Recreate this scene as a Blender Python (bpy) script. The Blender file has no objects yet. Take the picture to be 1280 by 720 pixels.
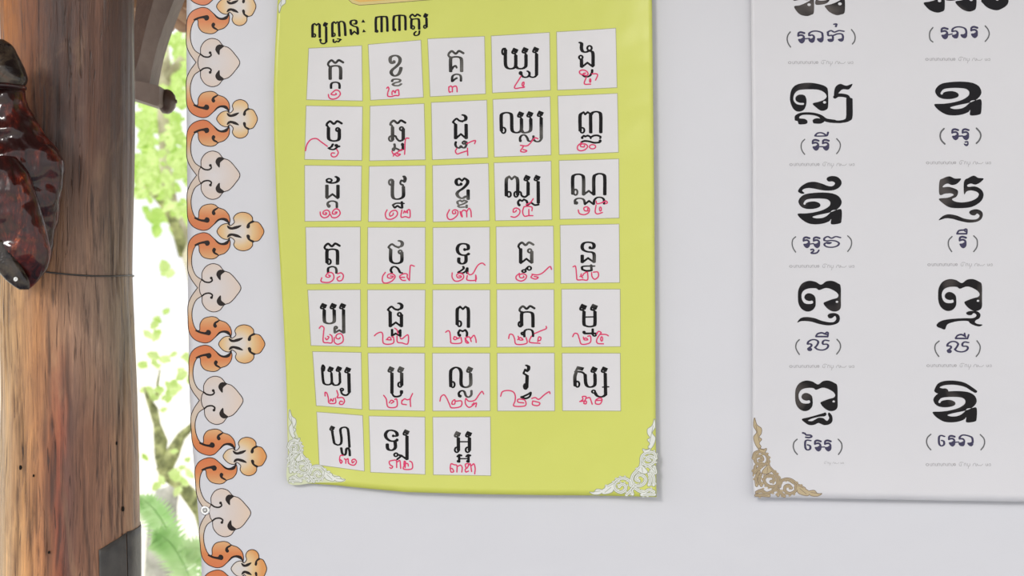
import bpy, bmesh, math, random
import numpy as np
from mathutils import Vector, noise

# ------------------------------------------------------------------ camera, sky, sun, exposure
S = bpy.context.scene
COL = S.collection
CAMD, CAMZ, K = 1.778, 1.5, 0.001          # metres to the wall plane, lens height, metres per photo pixel there
cam = bpy.data.cameras.new('camera'); camo = bpy.data.objects.new('camera', cam); COL.objects.link(camo)
camo.location = (0, -CAMD, CAMZ); camo.rotation_euler = (math.radians(90), 0, 0)
cam.lens = 50; cam.sensor_width = 36; cam.clip_start = 0.05
cam.dof.use_dof = True; cam.dof.focus_distance = CAMD; cam.dof.aperture_fstop = 6.5
S.camera = camo

W = bpy.data.worlds.new('sky'); S.world = W; W.use_nodes = True
wn = W.node_tree; bg = wn.nodes['Background']
tc = wn.nodes.new('ShaderNodeTexCoord'); sp = wn.nodes.new('ShaderNodeSeparateXYZ'); rp = wn.nodes.new('ShaderNodeValToRGB')
wn.links.new(tc.outputs['Generated'], sp.inputs[0]); wn.links.new(sp.outputs['Z'], rp.inputs[0]); wn.links.new(rp.outputs[0], bg.inputs[0])
# bright overcast: the zenith about twice as bright as the horizon
rp.color_ramp.elements[0].position = 0.0; rp.color_ramp.elements[0].color = (0.52, 0.52, 0.53, 1)
rp.color_ramp.elements[1].position = 0.95; rp.color_ramp.elements[1].color = (0.97, 0.985, 1.0, 1)
bg.inputs['Strength'].default_value = 2.05
sl = bpy.data.lights.new('sun', 'SUN'); sl.energy = 1.25; sl.angle = math.radians(11); sl.color = (1, 0.97, 0.93)
so = bpy.data.objects.new('sun', sl); COL.objects.link(so)
so.rotation_euler = Vector((-0.50, -1.0, 0.47)).to_track_quat('Z', 'Y').to_euler()     # hazy sun, over the viewer's left shoulder
S.view_settings.view_transform = 'Standard'; S.view_settings.look = 'None'
S.view_settings.exposure = 0.0; S.view_settings.gamma = 1.0; S.view_settings.use_curve_mapping = False

# ------------------------------------------------------------------ helpers
def P3(px, py, y=0.0):
    """point at photo pixel (px, py) of the wall plane, carried to depth y"""
    f = (CAMD + y) / CAMD
    return Vector(((px - 640) * K * f, y, CAMZ + (360 - py) * K * f))

def tag(o, label=None, cat=None, group=None, kind=None):
    if label: o['label'] = label
    if cat: o['category'] = cat
    if group: o['group'] = group
    if kind: o['kind'] = kind
    return o

def obj(name, verts, faces, mat, parent=None, smooth=False):
    me = bpy.data.meshes.new(name); me.from_pydata([tuple(v) for v in verts], [], faces); me.update()
    if mat: me.materials.append(mat)
    if smooth: me.shade_smooth()
    o = bpy.data.objects.new(name, me); COL.objects.link(o)
    if parent:
        o.parent = parent
        if parent.type == 'EMPTY': o.location = -parent.location
    return o

def empty(name, loc, label=None, cat=None, group=None):
    o = bpy.data.objects.new(name, None); o.empty_display_size = 0.05; COL.objects.link(o)
    o.location = loc
    tag(o, label, cat, group); return o

def mat(name, color=(.8, .8, .8), rough=.6, spec=.5, coat=0, metal=0, trans=0, nodes=None):
    m = bpy.data.materials.new(name); m.use_nodes = True
    b = m.node_tree.nodes['Principled BSDF']
    b.inputs['Base Color'].default_value = (*color, 1); b.inputs['Roughness'].default_value = rough
    b.inputs['Specular IOR Level'].default_value = spec; b.inputs['Coat Weight'].default_value = coat
    b.inputs['Coat Roughness'].default_value = 0.08; b.inputs['Metallic'].default_value = metal
    if nodes: nodes(m.node_tree, b)
    return m

class NT:
    """tiny node-tree writer"""
    def __init__(s, t): s.t = t
    def n(s, typ, **kw):
        nd = s.t.nodes.new('ShaderNode' + typ)
        for k, v in kw.items():
            if k.startswith('i_'):
                key = k[2:]; key = int(key) if key.isdigit() else key.replace('_', ' ')
                if hasattr(v, 'is_output'): s.t.links.new(v, nd.inputs[key])
                else: nd.inputs[key].default_value = v
            else: setattr(nd, k, v)
        return nd
    def math(s, op, a, b=0.0, c=0.0, clamp=False):
        nd = s.t.nodes.new('ShaderNodeMath'); nd.operation = op; nd.use_clamp = clamp
        for i, v in enumerate((a, b, c)):
            if hasattr(v, 'is_output'): s.t.links.new(v, nd.inputs[i])
            else: nd.inputs[i].default_value = v
        return nd.outputs[0]
    def ramp(s, fac, stops):
        nd = s.t.nodes.new('ShaderNodeValToRGB'); s.t.links.new(fac, nd.inputs[0]); e = nd.color_ramp.elements
        while len(e) < len(stops): e.new(0.5)
        for el, (p, c) in zip(e, stops):
            el.position = p; el.color = (*c, 1) if len(c) == 3 else c
        return nd.outputs[0]
    def mix(s, fac, a, b, blend='MIX'):
        nd = s.t.nodes.new('ShaderNodeMix'); nd.data_type = 'RGBA'; nd.blend_type = blend
        for k, v in ((0, fac), (6, a), (7, b)):
            if hasattr(v, 'is_output'): s.t.links.new(v, nd.inputs[k])
            else: nd.inputs[k].default_value = v if not isinstance(v, tuple) else ((*v, 1) if len(v) == 3 else v)
        return nd.outputs[2]
    def noise(s, vec, scale, detail=4, rough=.5, dist=0):
        nd = s.n('TexNoise', i_Vector=vec, i_Scale=scale, i_Detail=detail, i_Roughness=rough, i_Distortion=dist)
        return nd.outputs[0]
    def bump(s, h, strength, dist, bsdf):
        nd = s.n('Bump', i_Height=h, i_Strength=strength, i_Distance=dist); s.t.links.new(nd.outputs[0], bsdf.inputs['Normal'])
    def mapping(s, vec, scale=(1, 1, 1), loc=(0, 0, 0), rot=(0, 0, 0)):
        return s.n('Mapping', i_Vector=vec, i_Scale=scale, i_Location=loc, i_Rotation=rot).outputs[0]

def rgb(r, g, b):                       # display colour on a white-lit sheet -> albedo
    f = lambda c: (c / 255 / 12.92 if c / 255 < .04045 else ((c / 255 + .055) / 1.055) ** 2.4)
    return (f(r), f(g), f(b))

# ------------------------------------------------------------------ materials
def vinyl(sc, st, tint=None):
    def f(t, b):
        N = NT(t); o = N.n('TexCoord').outputs['Object']
        big = N.noise(o, sc, 3, .5); fine = N.noise(o, 900, 2, .6)
        h = N.math('ADD', big, N.math('MULTIPLY', fine, .012))
        N.bump(h, st, .01, b)
    return f
BUMP_P = vinyl(6, .8)
def dim(c, k=.79): return tuple(x * k for x in c)      # vinyl and paper are a little off white
def printed(name, c, rough=.28, spec=.5):
    return mat(name, dim(c), rough, spec, nodes=BUMP_P)
M = {}
M['banner'] = mat('banner_vinyl', dim(rgb(226, 226, 231)), .42, .4, nodes=vinyl(4.5, .7))
M['lime'] = printed('lime_print', rgb(219, 224, 104))
M['paper'] = printed('white_print', rgb(230, 228, 230))
M['paper2'] = printed('poster_white', rgb(226, 225, 229), .35)
M['cell_line'] = printed('cell_outline', rgb(165, 165, 120))
def glare_ink(a, b_):  # grey patches paint sky glare into the black ink's colour
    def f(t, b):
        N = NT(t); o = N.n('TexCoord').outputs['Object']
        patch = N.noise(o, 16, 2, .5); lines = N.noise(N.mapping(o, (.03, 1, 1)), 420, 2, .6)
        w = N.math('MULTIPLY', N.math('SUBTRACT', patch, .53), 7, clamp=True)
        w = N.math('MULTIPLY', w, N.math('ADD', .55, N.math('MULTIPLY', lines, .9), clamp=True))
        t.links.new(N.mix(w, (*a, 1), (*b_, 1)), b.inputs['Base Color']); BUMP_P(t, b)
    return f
M['ink'] = mat('black_ink', rgb(20, 18, 20), .3, .12, nodes=glare_ink(rgb(18, 16, 18), rgb(104, 102, 98)))
M['bigink'] = mat('black_ink_poster', rgb(22, 20, 22), .25, .16, nodes=glare_ink(rgb(18, 16, 20), rgb(84, 78, 76)))
M['navy'] = printed('navy_ink', rgb(45, 38, 80), .3)
M['grey'] = printed('grey_ink', rgb(95, 95, 98), .4)
M['faint'] = printed('pale_grey_ink', rgb(180, 178, 182), .5)
M['marker'] = mat('pink_marker', rgb(208, 58, 102), .6, .2)
M['lace'] = printed('lace_white', rgb(236, 238, 232))
M['lacegrey'] = printed('lace_grey', rgb(160, 166, 136)); M['laceback'] = printed('lace_ground', rgb(222, 228, 190))
M['gold'] = printed('gold_print', rgb(196, 176, 138))
M['golddark'] = printed('gold_shade', rgb(128, 108, 84))
M['panel'] = printed('orange_panel', rgb(236, 188, 90))
M['panelcream'] = printed('cream_panel', rgb(226, 205, 130))
M['panelline'] = printed('panel_outline', rgb(120, 105, 50))
M['outline'] = printed('ornament_outline', rgb(62, 44, 40), .5, .25)
M['accent'] = printed('ornament_accent', rgb(34, 22, 20), .5, .25)
M['eyelet'] = mat('eyelet_metal', (.85, .85, .83), .3, .5, metal=.6)

PER = 0.1405
def orn_mat(name, kind):
    def f(t, b):
        N = NT(t); o = N.n('TexCoord').outputs['Object']; s = N.n('SeparateXYZ', i_0=o)
        z = s.outputs['Z']; x = s.outputs['X']
        z0 = CAMZ + (360 - 149) * K
        v = N.math('PINGPONG', N.math('SUBTRACT', z, z0), PER / 2)           # 0 at the trefoil, PER/2 at the heart
        if kind == 'scroll':
            c = N.ramp(N.math('DIVIDE', v, PER / 2), [(0, rgb(226, 120, 66)), (.28, rgb(228, 138, 78)), (.46, rgb(232, 176, 120)), (.66, rgb(226, 206, 182)), (1, rgb(224, 205, 192))])
            c = N.mix(.35, c, N.ramp(N.math('MULTIPLY', N.math('SUBTRACT', x, -.40), 14, clamp=True), [(0, rgb(224, 112, 60)), (1, rgb(238, 196, 110))]), 'MIX') if False else c
        elif kind == 'trefoil':
            r = N.math('SQRT', N.math('ADD', N.math('POWER', N.math('SUBTRACT', x, -.342), 2), N.math('POWER', v, 2)))
            c = N.ramp(N.math('DIVIDE', r, .03), [(0, rgb(228, 222, 220)), (.28, rgb(232, 220, 208)), (.62, rgb(238, 202, 148)), (1, rgb(232, 160, 88))])
        else:
            d = N.math('SUBTRACT', PER / 2, v)
            r = N.math('SQRT', N.math('ADD', N.math('POWER', N.math('SUBTRACT', x, -.372), 2), N.math('POWER', d, 2)))
            c = N.ramp(N.math('DIVIDE', r, .04), [(0, rgb(228, 222, 222)), (.4, rgb(228, 216, 210)), (1, rgb(234, 210, 190))])
        c = N.mix(1.0, c, (.77, .77, .77), 'MULTIPLY')
        t.links.new(c, b.inputs['Base Color']); BUMP_P(t, b)
    return mat(name, (.8, .5, .3), .35, .5, nodes=f)
for k in ('scroll', 'trefoil', 'heart'): M[k] = orn_mat('ornament_' + k, k)

def wood_post(t, b):
    N = NT(t); o = N.n('TexCoord').outputs['Object']; s = N.n('SeparateXYZ', i_0=o); x = s.outputs['X']; z = s.outputs['Z']
    # px-like coordinates on the post
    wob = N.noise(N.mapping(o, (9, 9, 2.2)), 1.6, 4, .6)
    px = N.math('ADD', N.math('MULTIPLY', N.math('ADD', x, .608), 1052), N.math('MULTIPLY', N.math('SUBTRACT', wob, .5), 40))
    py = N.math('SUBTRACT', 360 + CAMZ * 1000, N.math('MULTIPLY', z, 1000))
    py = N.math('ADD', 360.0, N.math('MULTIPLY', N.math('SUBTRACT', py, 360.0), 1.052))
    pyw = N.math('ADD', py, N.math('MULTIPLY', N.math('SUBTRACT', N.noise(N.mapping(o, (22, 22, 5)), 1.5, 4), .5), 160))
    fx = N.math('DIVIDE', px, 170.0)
    upper = N.ramp(fx, [(0, rgb(190, 128, 66)), (.2, rgb(140, 88, 50)), (.40, rgb(74, 44, 32)), (.64, rgb(118, 86, 72)), (.82, rgb(82, 58, 46)), (1, rgb(120, 112, 78))])  # dark varnish with roof shade painted in; paler column paints the gloss sheen
    mid = N.ramp(fx, [(0, rgb(224, 190, 140)), (.3, rgb(214, 160, 108)), (.5, rgb(178, 146, 124)), (.7, rgb(182, 160, 142)), (.9, rgb(140, 132, 100)), (1, rgb(160, 160, 120))])  # greenish right edge, as in upper, paints rim light from the garden
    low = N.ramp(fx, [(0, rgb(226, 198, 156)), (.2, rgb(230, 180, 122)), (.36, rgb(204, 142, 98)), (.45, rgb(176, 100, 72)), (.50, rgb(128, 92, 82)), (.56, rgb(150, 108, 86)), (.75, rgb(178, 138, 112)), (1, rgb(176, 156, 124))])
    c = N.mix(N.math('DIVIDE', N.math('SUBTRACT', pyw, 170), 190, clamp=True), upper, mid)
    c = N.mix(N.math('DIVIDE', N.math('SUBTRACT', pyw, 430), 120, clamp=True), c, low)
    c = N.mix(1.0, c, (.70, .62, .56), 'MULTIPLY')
    wv = N.n('TexNoise', i_Vector=N.mapping(o, (1, 1, .35)), i_Scale=9.0, i_Detail=3.0)
    wa = N.n('VectorMath', operation='SCALE', i_0=wv.outputs['Color'], i_Scale=.022)
    o = N.n('VectorMath', operation='ADD', i_0=o, i_1=wa.outputs[0]).outputs[0]
    g1 = N.noise(N.mapping(o, (1, 1, .03), rot=(0, .03, 0)), 380, 6, .75, .4)
    g2 = N.noise(N.mapping(o, (1, 1, .07), rot=(0, -.02, 0)), 60, 5, .6, .6)
    blot = N.noise(N.mapping(o, (1, 1, .35)), 22, 5, .6, 1.0)
    grain = N.ramp(N.math('ADD', N.math('MULTIPLY', g1, .55), N.math('MULTIPLY', g2, .45)), [(.38, (.26, .20, .17)), (.48, (.9, .85, .82)), (.56, (1.15, 1.12, 1.08)), (.64, (1.7, 1.62, 1.5))])
    c = N.mix(.85, c, grain, 'MULTIPLY')
    c = N.mix(N.math('MULTIPLY', N.ramp(blot, [(.52, (0, 0, 0)), (.72, (1, 1, 1))]), .45), c, rgb(92, 60, 48))
    c = N.mix(N.math('MULTIPLY', N.ramp(N.noise(N.mapping(o, (1, 1, .3), loc=(3, 1, 2)), 15, 5, .6, 1.5), [(.55, (0, 0, 0)), (.7, (1, 1, 1))]), .22), c, rgb(194, 156, 116))
    crk = N.noise(N.mapping(o, (1, 1, .05)), 95, 3, .5, .8)
    crk = N.math('ADD', N.ramp(crk, [(.655, (0, 0, 0)), (.70, (1, 1, 1))]), N.ramp(N.noise(N.mapping(o, (1, 1, .045), loc=(7, 2, 0)), 230, 3, .6, .6), [(.62, (0, 0, 0)), (.68, (1, 1, 1))]), clamp=True)
    c = N.mix(N.math('MULTIPLY', crk, .8), c, rgb(56, 36, 30))
    at = N.n('Attribute', attribute_name='groove').outputs['Fac']
    c = N.mix(N.math('MULTIPLY', at, .85, clamp=True), c, rgb(52, 38, 34))
    t.links.new(c, b.inputs['Base Color'])
    h = N.math('SUBTRACT', N.math('ADD', N.math('MULTIPLY', g1, .5), g2), N.math('MULTIPLY', crk, .9))
    N.bump(h, .55, .004, b)
    t.links.new(N.ramp(g2, [(.3, (.30, .30, .30)), (.8, (.6, .6, .6))]), b.inputs['Roughness'])
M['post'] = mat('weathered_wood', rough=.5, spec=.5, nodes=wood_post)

def lacquer(t, b):
    N = NT(t); o = N.n('TexCoord').outputs['Object']
    g = N.noise(N.mapping(o, (1, 1, .28), rot=(0, -.5, 0)), 55, 6, .7, 2.2)
    c = N.ramp(g, [(.35, rgb(26, 10, 10)), (.5, rgb(66, 20, 16)), (.6, rgb(96, 30, 20)), (.66, rgb(160, 76, 36)), (.78, rgb(206, 124, 66))])
    c2 = N.noise(o, 26, 4, .6, 1)
    c = N.mix(N.ramp(c2, [(.42, (0, 0, 0)), (.6, (1, 1, 1))]), c, rgb(38, 16, 16))
    t.links.new(c, b.inputs['Base Color'])
    N.bump(N.noise(N.mapping(o, (1, 1, .35), rot=(0, -.35, 0)), 60, 2, .45, .8), .7, .008, b)
    b.inputs['Coat Roughness'].default_value = .04
M['lacquer'] = mat('glossy_lacquered_wood', rough=.3, spec=.15, coat=.6, nodes=lacquer)
def darklac(t, b):
    N = NT(t); o = N.n('TexCoord').outputs['Object']
    g = N.noise(o, 40, 4, .6, 1)
    t.links.new(N.ramp(g, [(.4, rgb(26, 20, 20)), (.62, rgb(66, 56, 46)), (.75, rgb(84, 40, 30))]), b.inputs['Base Color'])
    N.bump(N.noise(o, 45, 2, .5, 1), .6, .008, b)
M['lacquer_dark'] = mat('dark_lacquered_wood', rough=.25, spec=.2, coat=.5, nodes=darklac)

def twotone(a, c_, sc, rough=.7, stretch=(1, 1, 1), bump=.4):
    def f(t, b):
        N = NT(t); o = N.n('TexCoord').outputs['Object']; g = N.noise(N.mapping(o, stretch), sc, 5, .6, .4)
        t.links.new(N.ramp(g, [(.35, a), (.65, c_)]), b.inputs['Base Color']); N.bump(g, bump, .01, b)
    return f
M['beam'] = mat('painted_beam', rough=.6, nodes=twotone(rgb(104, 88, 80), rgb(122, 106, 96), 14, stretch=(1, 1, 1)))
M['beamdark'] = mat('brown_beam', rough=.6, nodes=twotone(rgb(84, 62, 52), rgb(104, 78, 64), 20))
M['knob'] = mat('turned_knob', rough=.35, nodes=twotone(rgb(76, 56, 46), rgb(96, 74, 62), 30))
M['tile'] = mat('roof_tile', rough=.7, nodes=twotone(rgb(130, 92, 66), rgb(160, 120, 86), 20))
M['wire'] = mat('dark_wire', (.05, .045, .04), .4, .5)
M['sleeve'] = mat('charcoal_metal', rough=.5, nodes=twotone(rgb(50, 48, 47), rgb(74, 71, 67), 30, bump=.2))
M['hole'] = mat('nail_hole', (.01, .008, .006), .9, .2)
M['bark'] = mat('pale_bark', rough=.85, nodes=twotone(rgb(150, 140, 116), rgb(214, 208, 184), 9))
M['mossbark'] = mat('mossy_bark', rough=.9, nodes=twotone(rgb(96, 100, 64), rgb(186, 190, 132), 34))
M['greybark'] = mat('grey_bark', rough=.9, nodes=twotone(rgb(140, 140, 130), rgb(196, 194, 184), 14))
M['ground'] = mat('pale_sandy_ground', rough=.9, nodes=twotone(rgb(214, 208, 190), rgb(236, 232, 220), 2))
M['floor'] = mat('floor_tile', rough=.5, nodes=twotone(rgb(104, 110, 128), rgb(128, 134, 152), 3, bump=.05))
def leafmat(name, a, c_, tr=.55):
    m = bpy.data.materials.new(name); m.use_nodes = True; t = m.node_tree; N = NT(t)
    b = t.nodes['Principled BSDF']; out = t.nodes['Material Output']
    g = N.noise(N.n('TexCoord').outputs['Object'], 7, 3, .6); col = N.ramp(g, [(.35, a), (.65, c_)])
    t.links.new(col, b.inputs['Base Color']); b.inputs['Roughness'].default_value = .5
    tl = N.n('BsdfTranslucent'); t.links.new(col, tl.inputs[0])
    mx = N.n('MixShader'); mx.inputs[0].default_value = tr
    t.links.new(b.outputs[0], mx.inputs[1]); t.links.new(tl.outputs[0], mx.inputs[2]); t.links.new(mx.outputs[0], out.inputs[0])
    return m
M['leaf'] = leafmat('yellow_green_leaf', rgb(172, 206, 100), rgb(222, 238, 172))
M['leaf2'] = leafmat('fresh_leaf', rgb(160, 200, 92), rgb(212, 232, 150))
M['fern'] = leafmat('fern_frond', rgb(160, 206, 130), rgb(206, 228, 180))

# ------------------------------------------------------------------ setting
def slab(name, x0, x1, y0, y1, z0, z1, m, kind='structure', parent=None):
    v = [(x, y, z) for z in (z0, z1) for y in (y0, y1) for x in (x0, x1)]
    f = [(0, 2, 3, 1), (4, 5, 7, 6), (0, 1, 5, 4), (2, 6, 7, 3), (0, 4, 6, 2), (1, 3, 7, 5)]
    o = obj(name, v, f, m, parent)
    if kind: o['kind'] = kind
    return o
slab('floor', -3.2, 3.2, -4.5, 0.75, -.12, 0.0, M['floor'])
slab('ground', -30, 30, -30, 60, -.35, -.12, M['ground'])

def pitch(name, ya, za, yb, zb, x0, x1, th, m):
    v = [(x, y, z + d) for d in (0, th) for (y, z) in ((ya, za), (yb, zb)) for x in (x0, x1)]
    f = [(0, 2, 3, 1), (4, 5, 7, 6), (0, 1, 5, 4), (2, 6, 7, 3), (0, 4, 6, 2), (1, 3, 7, 5)]
    o = obj(name, v, f, m); o['kind'] = 'structure'; return o
pitch('unseen_ceiling', 1.0, 2.10, -2.3, 3.14, -2.6, 3.4, .06, M['beamdark'])  # unseen roof above the viewer, added to cut sky light on the banner

# ------------------------------------------------------------------ surfaces of banner and posters (heights in mm off the wall plane)
def lerp_tab(tab):
    a = np.array(tab, float)
    return lambda y: np.interp(y, a[:, 0], a[:, 1])
BL = lerp_tab([(-200, 233), (0, 234), (280, 234.5), (400, 236), (500, 238), (560, 241), (620, 246), (700, 251.5), (900, 256)])
def h_banner(x, y):
    h = 2.2 * np.sin(x / 170 + .6) + 1.6 * np.sin(y / 210 + x / 420) + 2.0 * np.exp(-((x - 238) / 22.) ** 2) * np.sin(y / 60.)
    for ax, ay, bx, by, w, a in ((470, 560, 640, 800, 9, .8), (330, 560, 430, 790, 10, .9), (380, 640, 520, 820, 7, .5), (845, 655, 1010, 760, 9, .6), (800, 214, 960, 220, 5, .35), (900, 640, 960, 800, 12, .6), (700, 640, 760, 800, 10, .4)):
        L = math.hypot(bx - ax, by - ay); ux, uy = (bx - ax) / L, (by - ay) / L
        d = (x - ax) * -uy + (y - ay) * ux; t = ((x - ax) * ux + (y - ay) * uy) / L
        h = h + a * np.exp(-(d / w) ** 2) * np.exp(-((t - .5) / .45) ** 4)
    return h
def h_left(x, y):
    e = np.clip((x - 346) / 470, 0, 1)
    edge = 12 * np.clip((x - 700) / 120, 0, 1) ** 2 + 11 * np.clip((y - 510) / 110, 0, 1) ** 2 * (.35 + .65 * np.clip((x - 370) / 70, 0, 1)) * (1 - .5 * np.clip((x - 700) / 120, 0, 1))
    curl = 7 * np.clip((440 - x) / 95, 0, 1) ** 2
    return h_banner(x, y) + 3.0 + edge + curl + 1.0 * np.sin(x / 62 + y / 130)
def h_right(x, y):
    return h_banner(x, y) + 3.0 + 11 * np.clip((y - 530) / 95, 0, 1) ** 2 + 2.2 * np.clip((1010 - x) / 70, 0, 1) ** 2 + .5 * np.sin(x / 70 - y / 90)

def on(hf, off):
    def f(X, Y):
        h = (hf(X, Y) + off) * .001
        return np.stack([(X - 640) * K, -h, CAMZ + (360 - Y) * K], -1)
    return f

def grid_sheet(name, ny, nx, left, right, top, bot, hf, m, parent, thick=.35):
    """thin sheet between four edge functions, with real thickness"""
    v = []; f = []
    t = np.linspace(0, 1, ny); s = np.linspace(0, 1, nx); SS, TT = np.meshgrid(s, t)
    Y0 = top(SS); Y1 = bot(SS); YY = Y0 + (Y1 - Y0) * TT
    XL = left(YY); XR = right(YY); XX = XL + (XR - XL) * SS
    A = on(hf, 0)(XX, YY).reshape(-1, 3); B = A + np.array([0, thick * .001, 0])
    n = ny * nx; v = np.vstack([A, B])
    for j in range(ny - 1):
        for i in range(nx - 1):
            a = j * nx + i
            f.append((a, a + nx, a + nx + 1, a + 1)); f.append((n + a, n + a + 1, n + a + nx + 1, n + a + nx))
    rim = [i for i in range(nx)] + [j * nx + nx - 1 for j in range(1, ny)] + [(ny - 1) * nx + i for i in range(nx - 2, -1, -1)] + [j * nx for j in range(ny - 2, 0, -1)]
    for a, b in zip(rim, rim[1:] + rim[:1]): f.append((a, b, n + b, n + a))
    return obj(name, v, f, m, parent, True)

# ------------------------------------------------------------------ flat print: strokes and shapes -> one clean mesh (marching squares)
def smooth(pts, step=.8, closed=False):
    p = np.array(pts, float)
    if len(p) < 3 and not closed: return p
    if closed: q = np.vstack([p[-1], p, p[0], p[1]])
    else: q = np.vstack([2 * p[0] - p[1], p, 2 * p[-1] - p[-2]])
    out = []
    for i in range(1, len(q) - 2):
        a, b, c, d = q[i - 1], q[i], q[i + 1], q[i + 2]
        n = max(2, min(10, int(np.linalg.norm(c - b) / step)))
        for k in range(n):
            t = k / n
            out.append(.5 * ((2 * b) + (-a + c) * t + (2 * a - 5 * b + 4 * c - d) * t * t + (-a + 3 * b - 3 * c + d) * t ** 3))
    if not closed: out.append(p[-1])
    return np.array(out)

class Art:
    """collects strokes / polygons in pixel units, then meshes their union"""
    def __init__(s): s.it = []
    def stroke(s, p, rx, ry, sm=True, closed=False):
        p = smooth(p, .8, closed) if sm else np.array(p, float)
        if closed: p = np.vstack([p, p[:1]])
        s.it.append(('s', p, rx, ry)); return s
    def poly(s, p, sm=True, cut=False):
        p = smooth(p, .8, True) if sm else np.array(p, float)
        s.it.append(('c' if cut else 'p', p, 0, 0)); return s
    def disc(s, x, y, r, ry=None, cut=False):
        a = np.linspace(0, 2 * np.pi, 25)[:-1]
        s.it.append(('c' if cut else 'p', np.stack([x + r * np.cos(a), y + (ry or r) * np.sin(a)], -1), 0, 0)); return s
    def mesh(s, name, mapf, m, parent, res=.3, run=14, label=None, grow=0.0):
        allp = np.vstack([i[1] for i in s.it if i[0] != 'c']); mr = max([max(i[2], i[3]) for i in s.it] + [0]) + 1 + abs(grow)
        x0, y0 = allp.min(0) - mr; x1, y1 = allp.max(0) + mr
        nx = int((x1 - x0) / res) + 2; ny = int((y1 - y0) / res) + 2
        F = np.full((ny, nx), 9.0); C = np.full((ny, nx), 9.0)
        for typ, p, rx, ry in s.it:
            r = max(rx, ry) + 1.2 + abs(grow)
            ix0 = max(0, int((p[:, 0].min() - r - x0) / res)); ix1 = min(nx, int((p[:, 0].max() + r - x0) / res) + 2)
            iy0 = max(0, int((p[:, 1].min() - r - y0) / res)); iy1 = min(ny, int((p[:, 1].max() + r - y0) / res) + 2)
            if typ == 's':
                for a, b in zip(p[:-1], p[1:]):
                    jx0 = max(0, int((min(a[0], b[0]) - r - x0) / res)); jx1 = min(nx, int((max(a[0], b[0]) + r - x0) / res) + 2)
                    jy0 = max(0, int((min(a[1], b[1]) - r - y0) / res)); jy1 = min(ny, int((max(a[1], b[1]) + r - y0) / res) + 2)
                    gx = (x0 + res * np.arange(jx0, jx1))[None, :]; gy = (y0 + res * np.arange(jy0, jy1))[:, None]
                    sx, sy = rx + grow, ry + grow
                    X = (gx - a[0]) / sx; Y = (gy - a[1]) / sy; dx = (b[0] - a[0]) / sx; dy = (b[1] - a[1]) / sy
                    t = np.clip((X * dx + Y * dy) / max(dx * dx + dy * dy, 1e-9), 0, 1)
                    d = (np.sqrt((X - t * dx) ** 2 + (Y - t * dy) ** 2) - 1) * min(sx, sy)
                    F[jy0:jy1, jx0:jx1] = np.minimum(F[jy0:jy1, jx0:jx1], d)
            else:
                gx, gy = np.meshgrid(x0 + res * np.arange(ix0, ix1), y0 + res * np.arange(iy0, iy1))
                ins = np.zeros(gx.shape, bool); dm = np.full(gx.shape, 1e9)
                for a, b in zip(p, np.roll(p, -1, 0)):
                    d2 = b - a; L = d2 @ d2 + 1e-12
                    t = np.clip(((gx - a[0]) * d2[0] + (gy - a[1]) * d2[1]) / L, 0, 1)
                    dm = np.minimum(dm, (gx - a[0] - t * d2[0]) ** 2 + (gy - a[1] - t * d2[1]) ** 2)
                    if a[1] != b[1]:
                        ins ^= ((a[1] > gy) != (b[1] > gy)) & (gx < (b[0] - a[0]) * (gy - a[1]) / (b[1] - a[1]) + a[0])
                d = np.where(ins, -1, 1) * np.sqrt(dm) - grow
                T = C if typ == 'c' else F
                T[iy0:iy1, ix0:ix1] = np.minimum(T[iy0:iy1, ix0:ix1], d)
        F = np.maximum(F, -C)
        I = F < 0
        full = I[:-1, :-1] & I[1:, :-1] & I[:-1, 1:] & I[1:, 1:]; some = (I[:-1, :-1] | I[1:, :-1] | I[:-1, 1:] | I[1:, 1:]) & ~full
        V = []; Fc = []
        for j in range(ny - 1):
            row = np.flatnonzero(full[j])
            if len(row):
                st = row[0]; pv = row[0]
                for i in list(row[1:]) + [None]:
                    if i is None or i != pv + 1 or i - st >= run:
                        b = len(V); V += [(st, j), (pv + 1, j), (pv + 1, j + 1), (st, j + 1)]; Fc.append((b + 3, b + 2, b + 1, b))
                        st = i
                    pv = i
        cs = ((0, 0), (1, 0), (1, 1), (0, 1))
        for j, i in zip(*np.nonzero(some)):
            poly = []
            for k in range(4):
                ax, ay = cs[k]; bx, by = cs[(k + 1) & 3]
                fa = F[j + ay, i + ax]; fb = F[j + by, i + bx]
                if fa < 0: poly.append((i + ax, j + ay))
                if (fa < 0) != (fb < 0):
                    t = fa / (fa - fb); poly.append((i + ax + t * (bx - ax), j + ay + t * (by - ay)))
            if len(poly) > 2:
                b = len(V); V += poly; Fc.append(tuple(range(b + len(poly) - 1, b - 1, -1)))
        V = np.array(V, float); W_ = mapf(x0 + res * V[:, 0], y0 + res * V[:, 1])
        o = obj(name, W_, Fc, m, parent)
        if label: o['label'] = label
        return o

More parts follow.
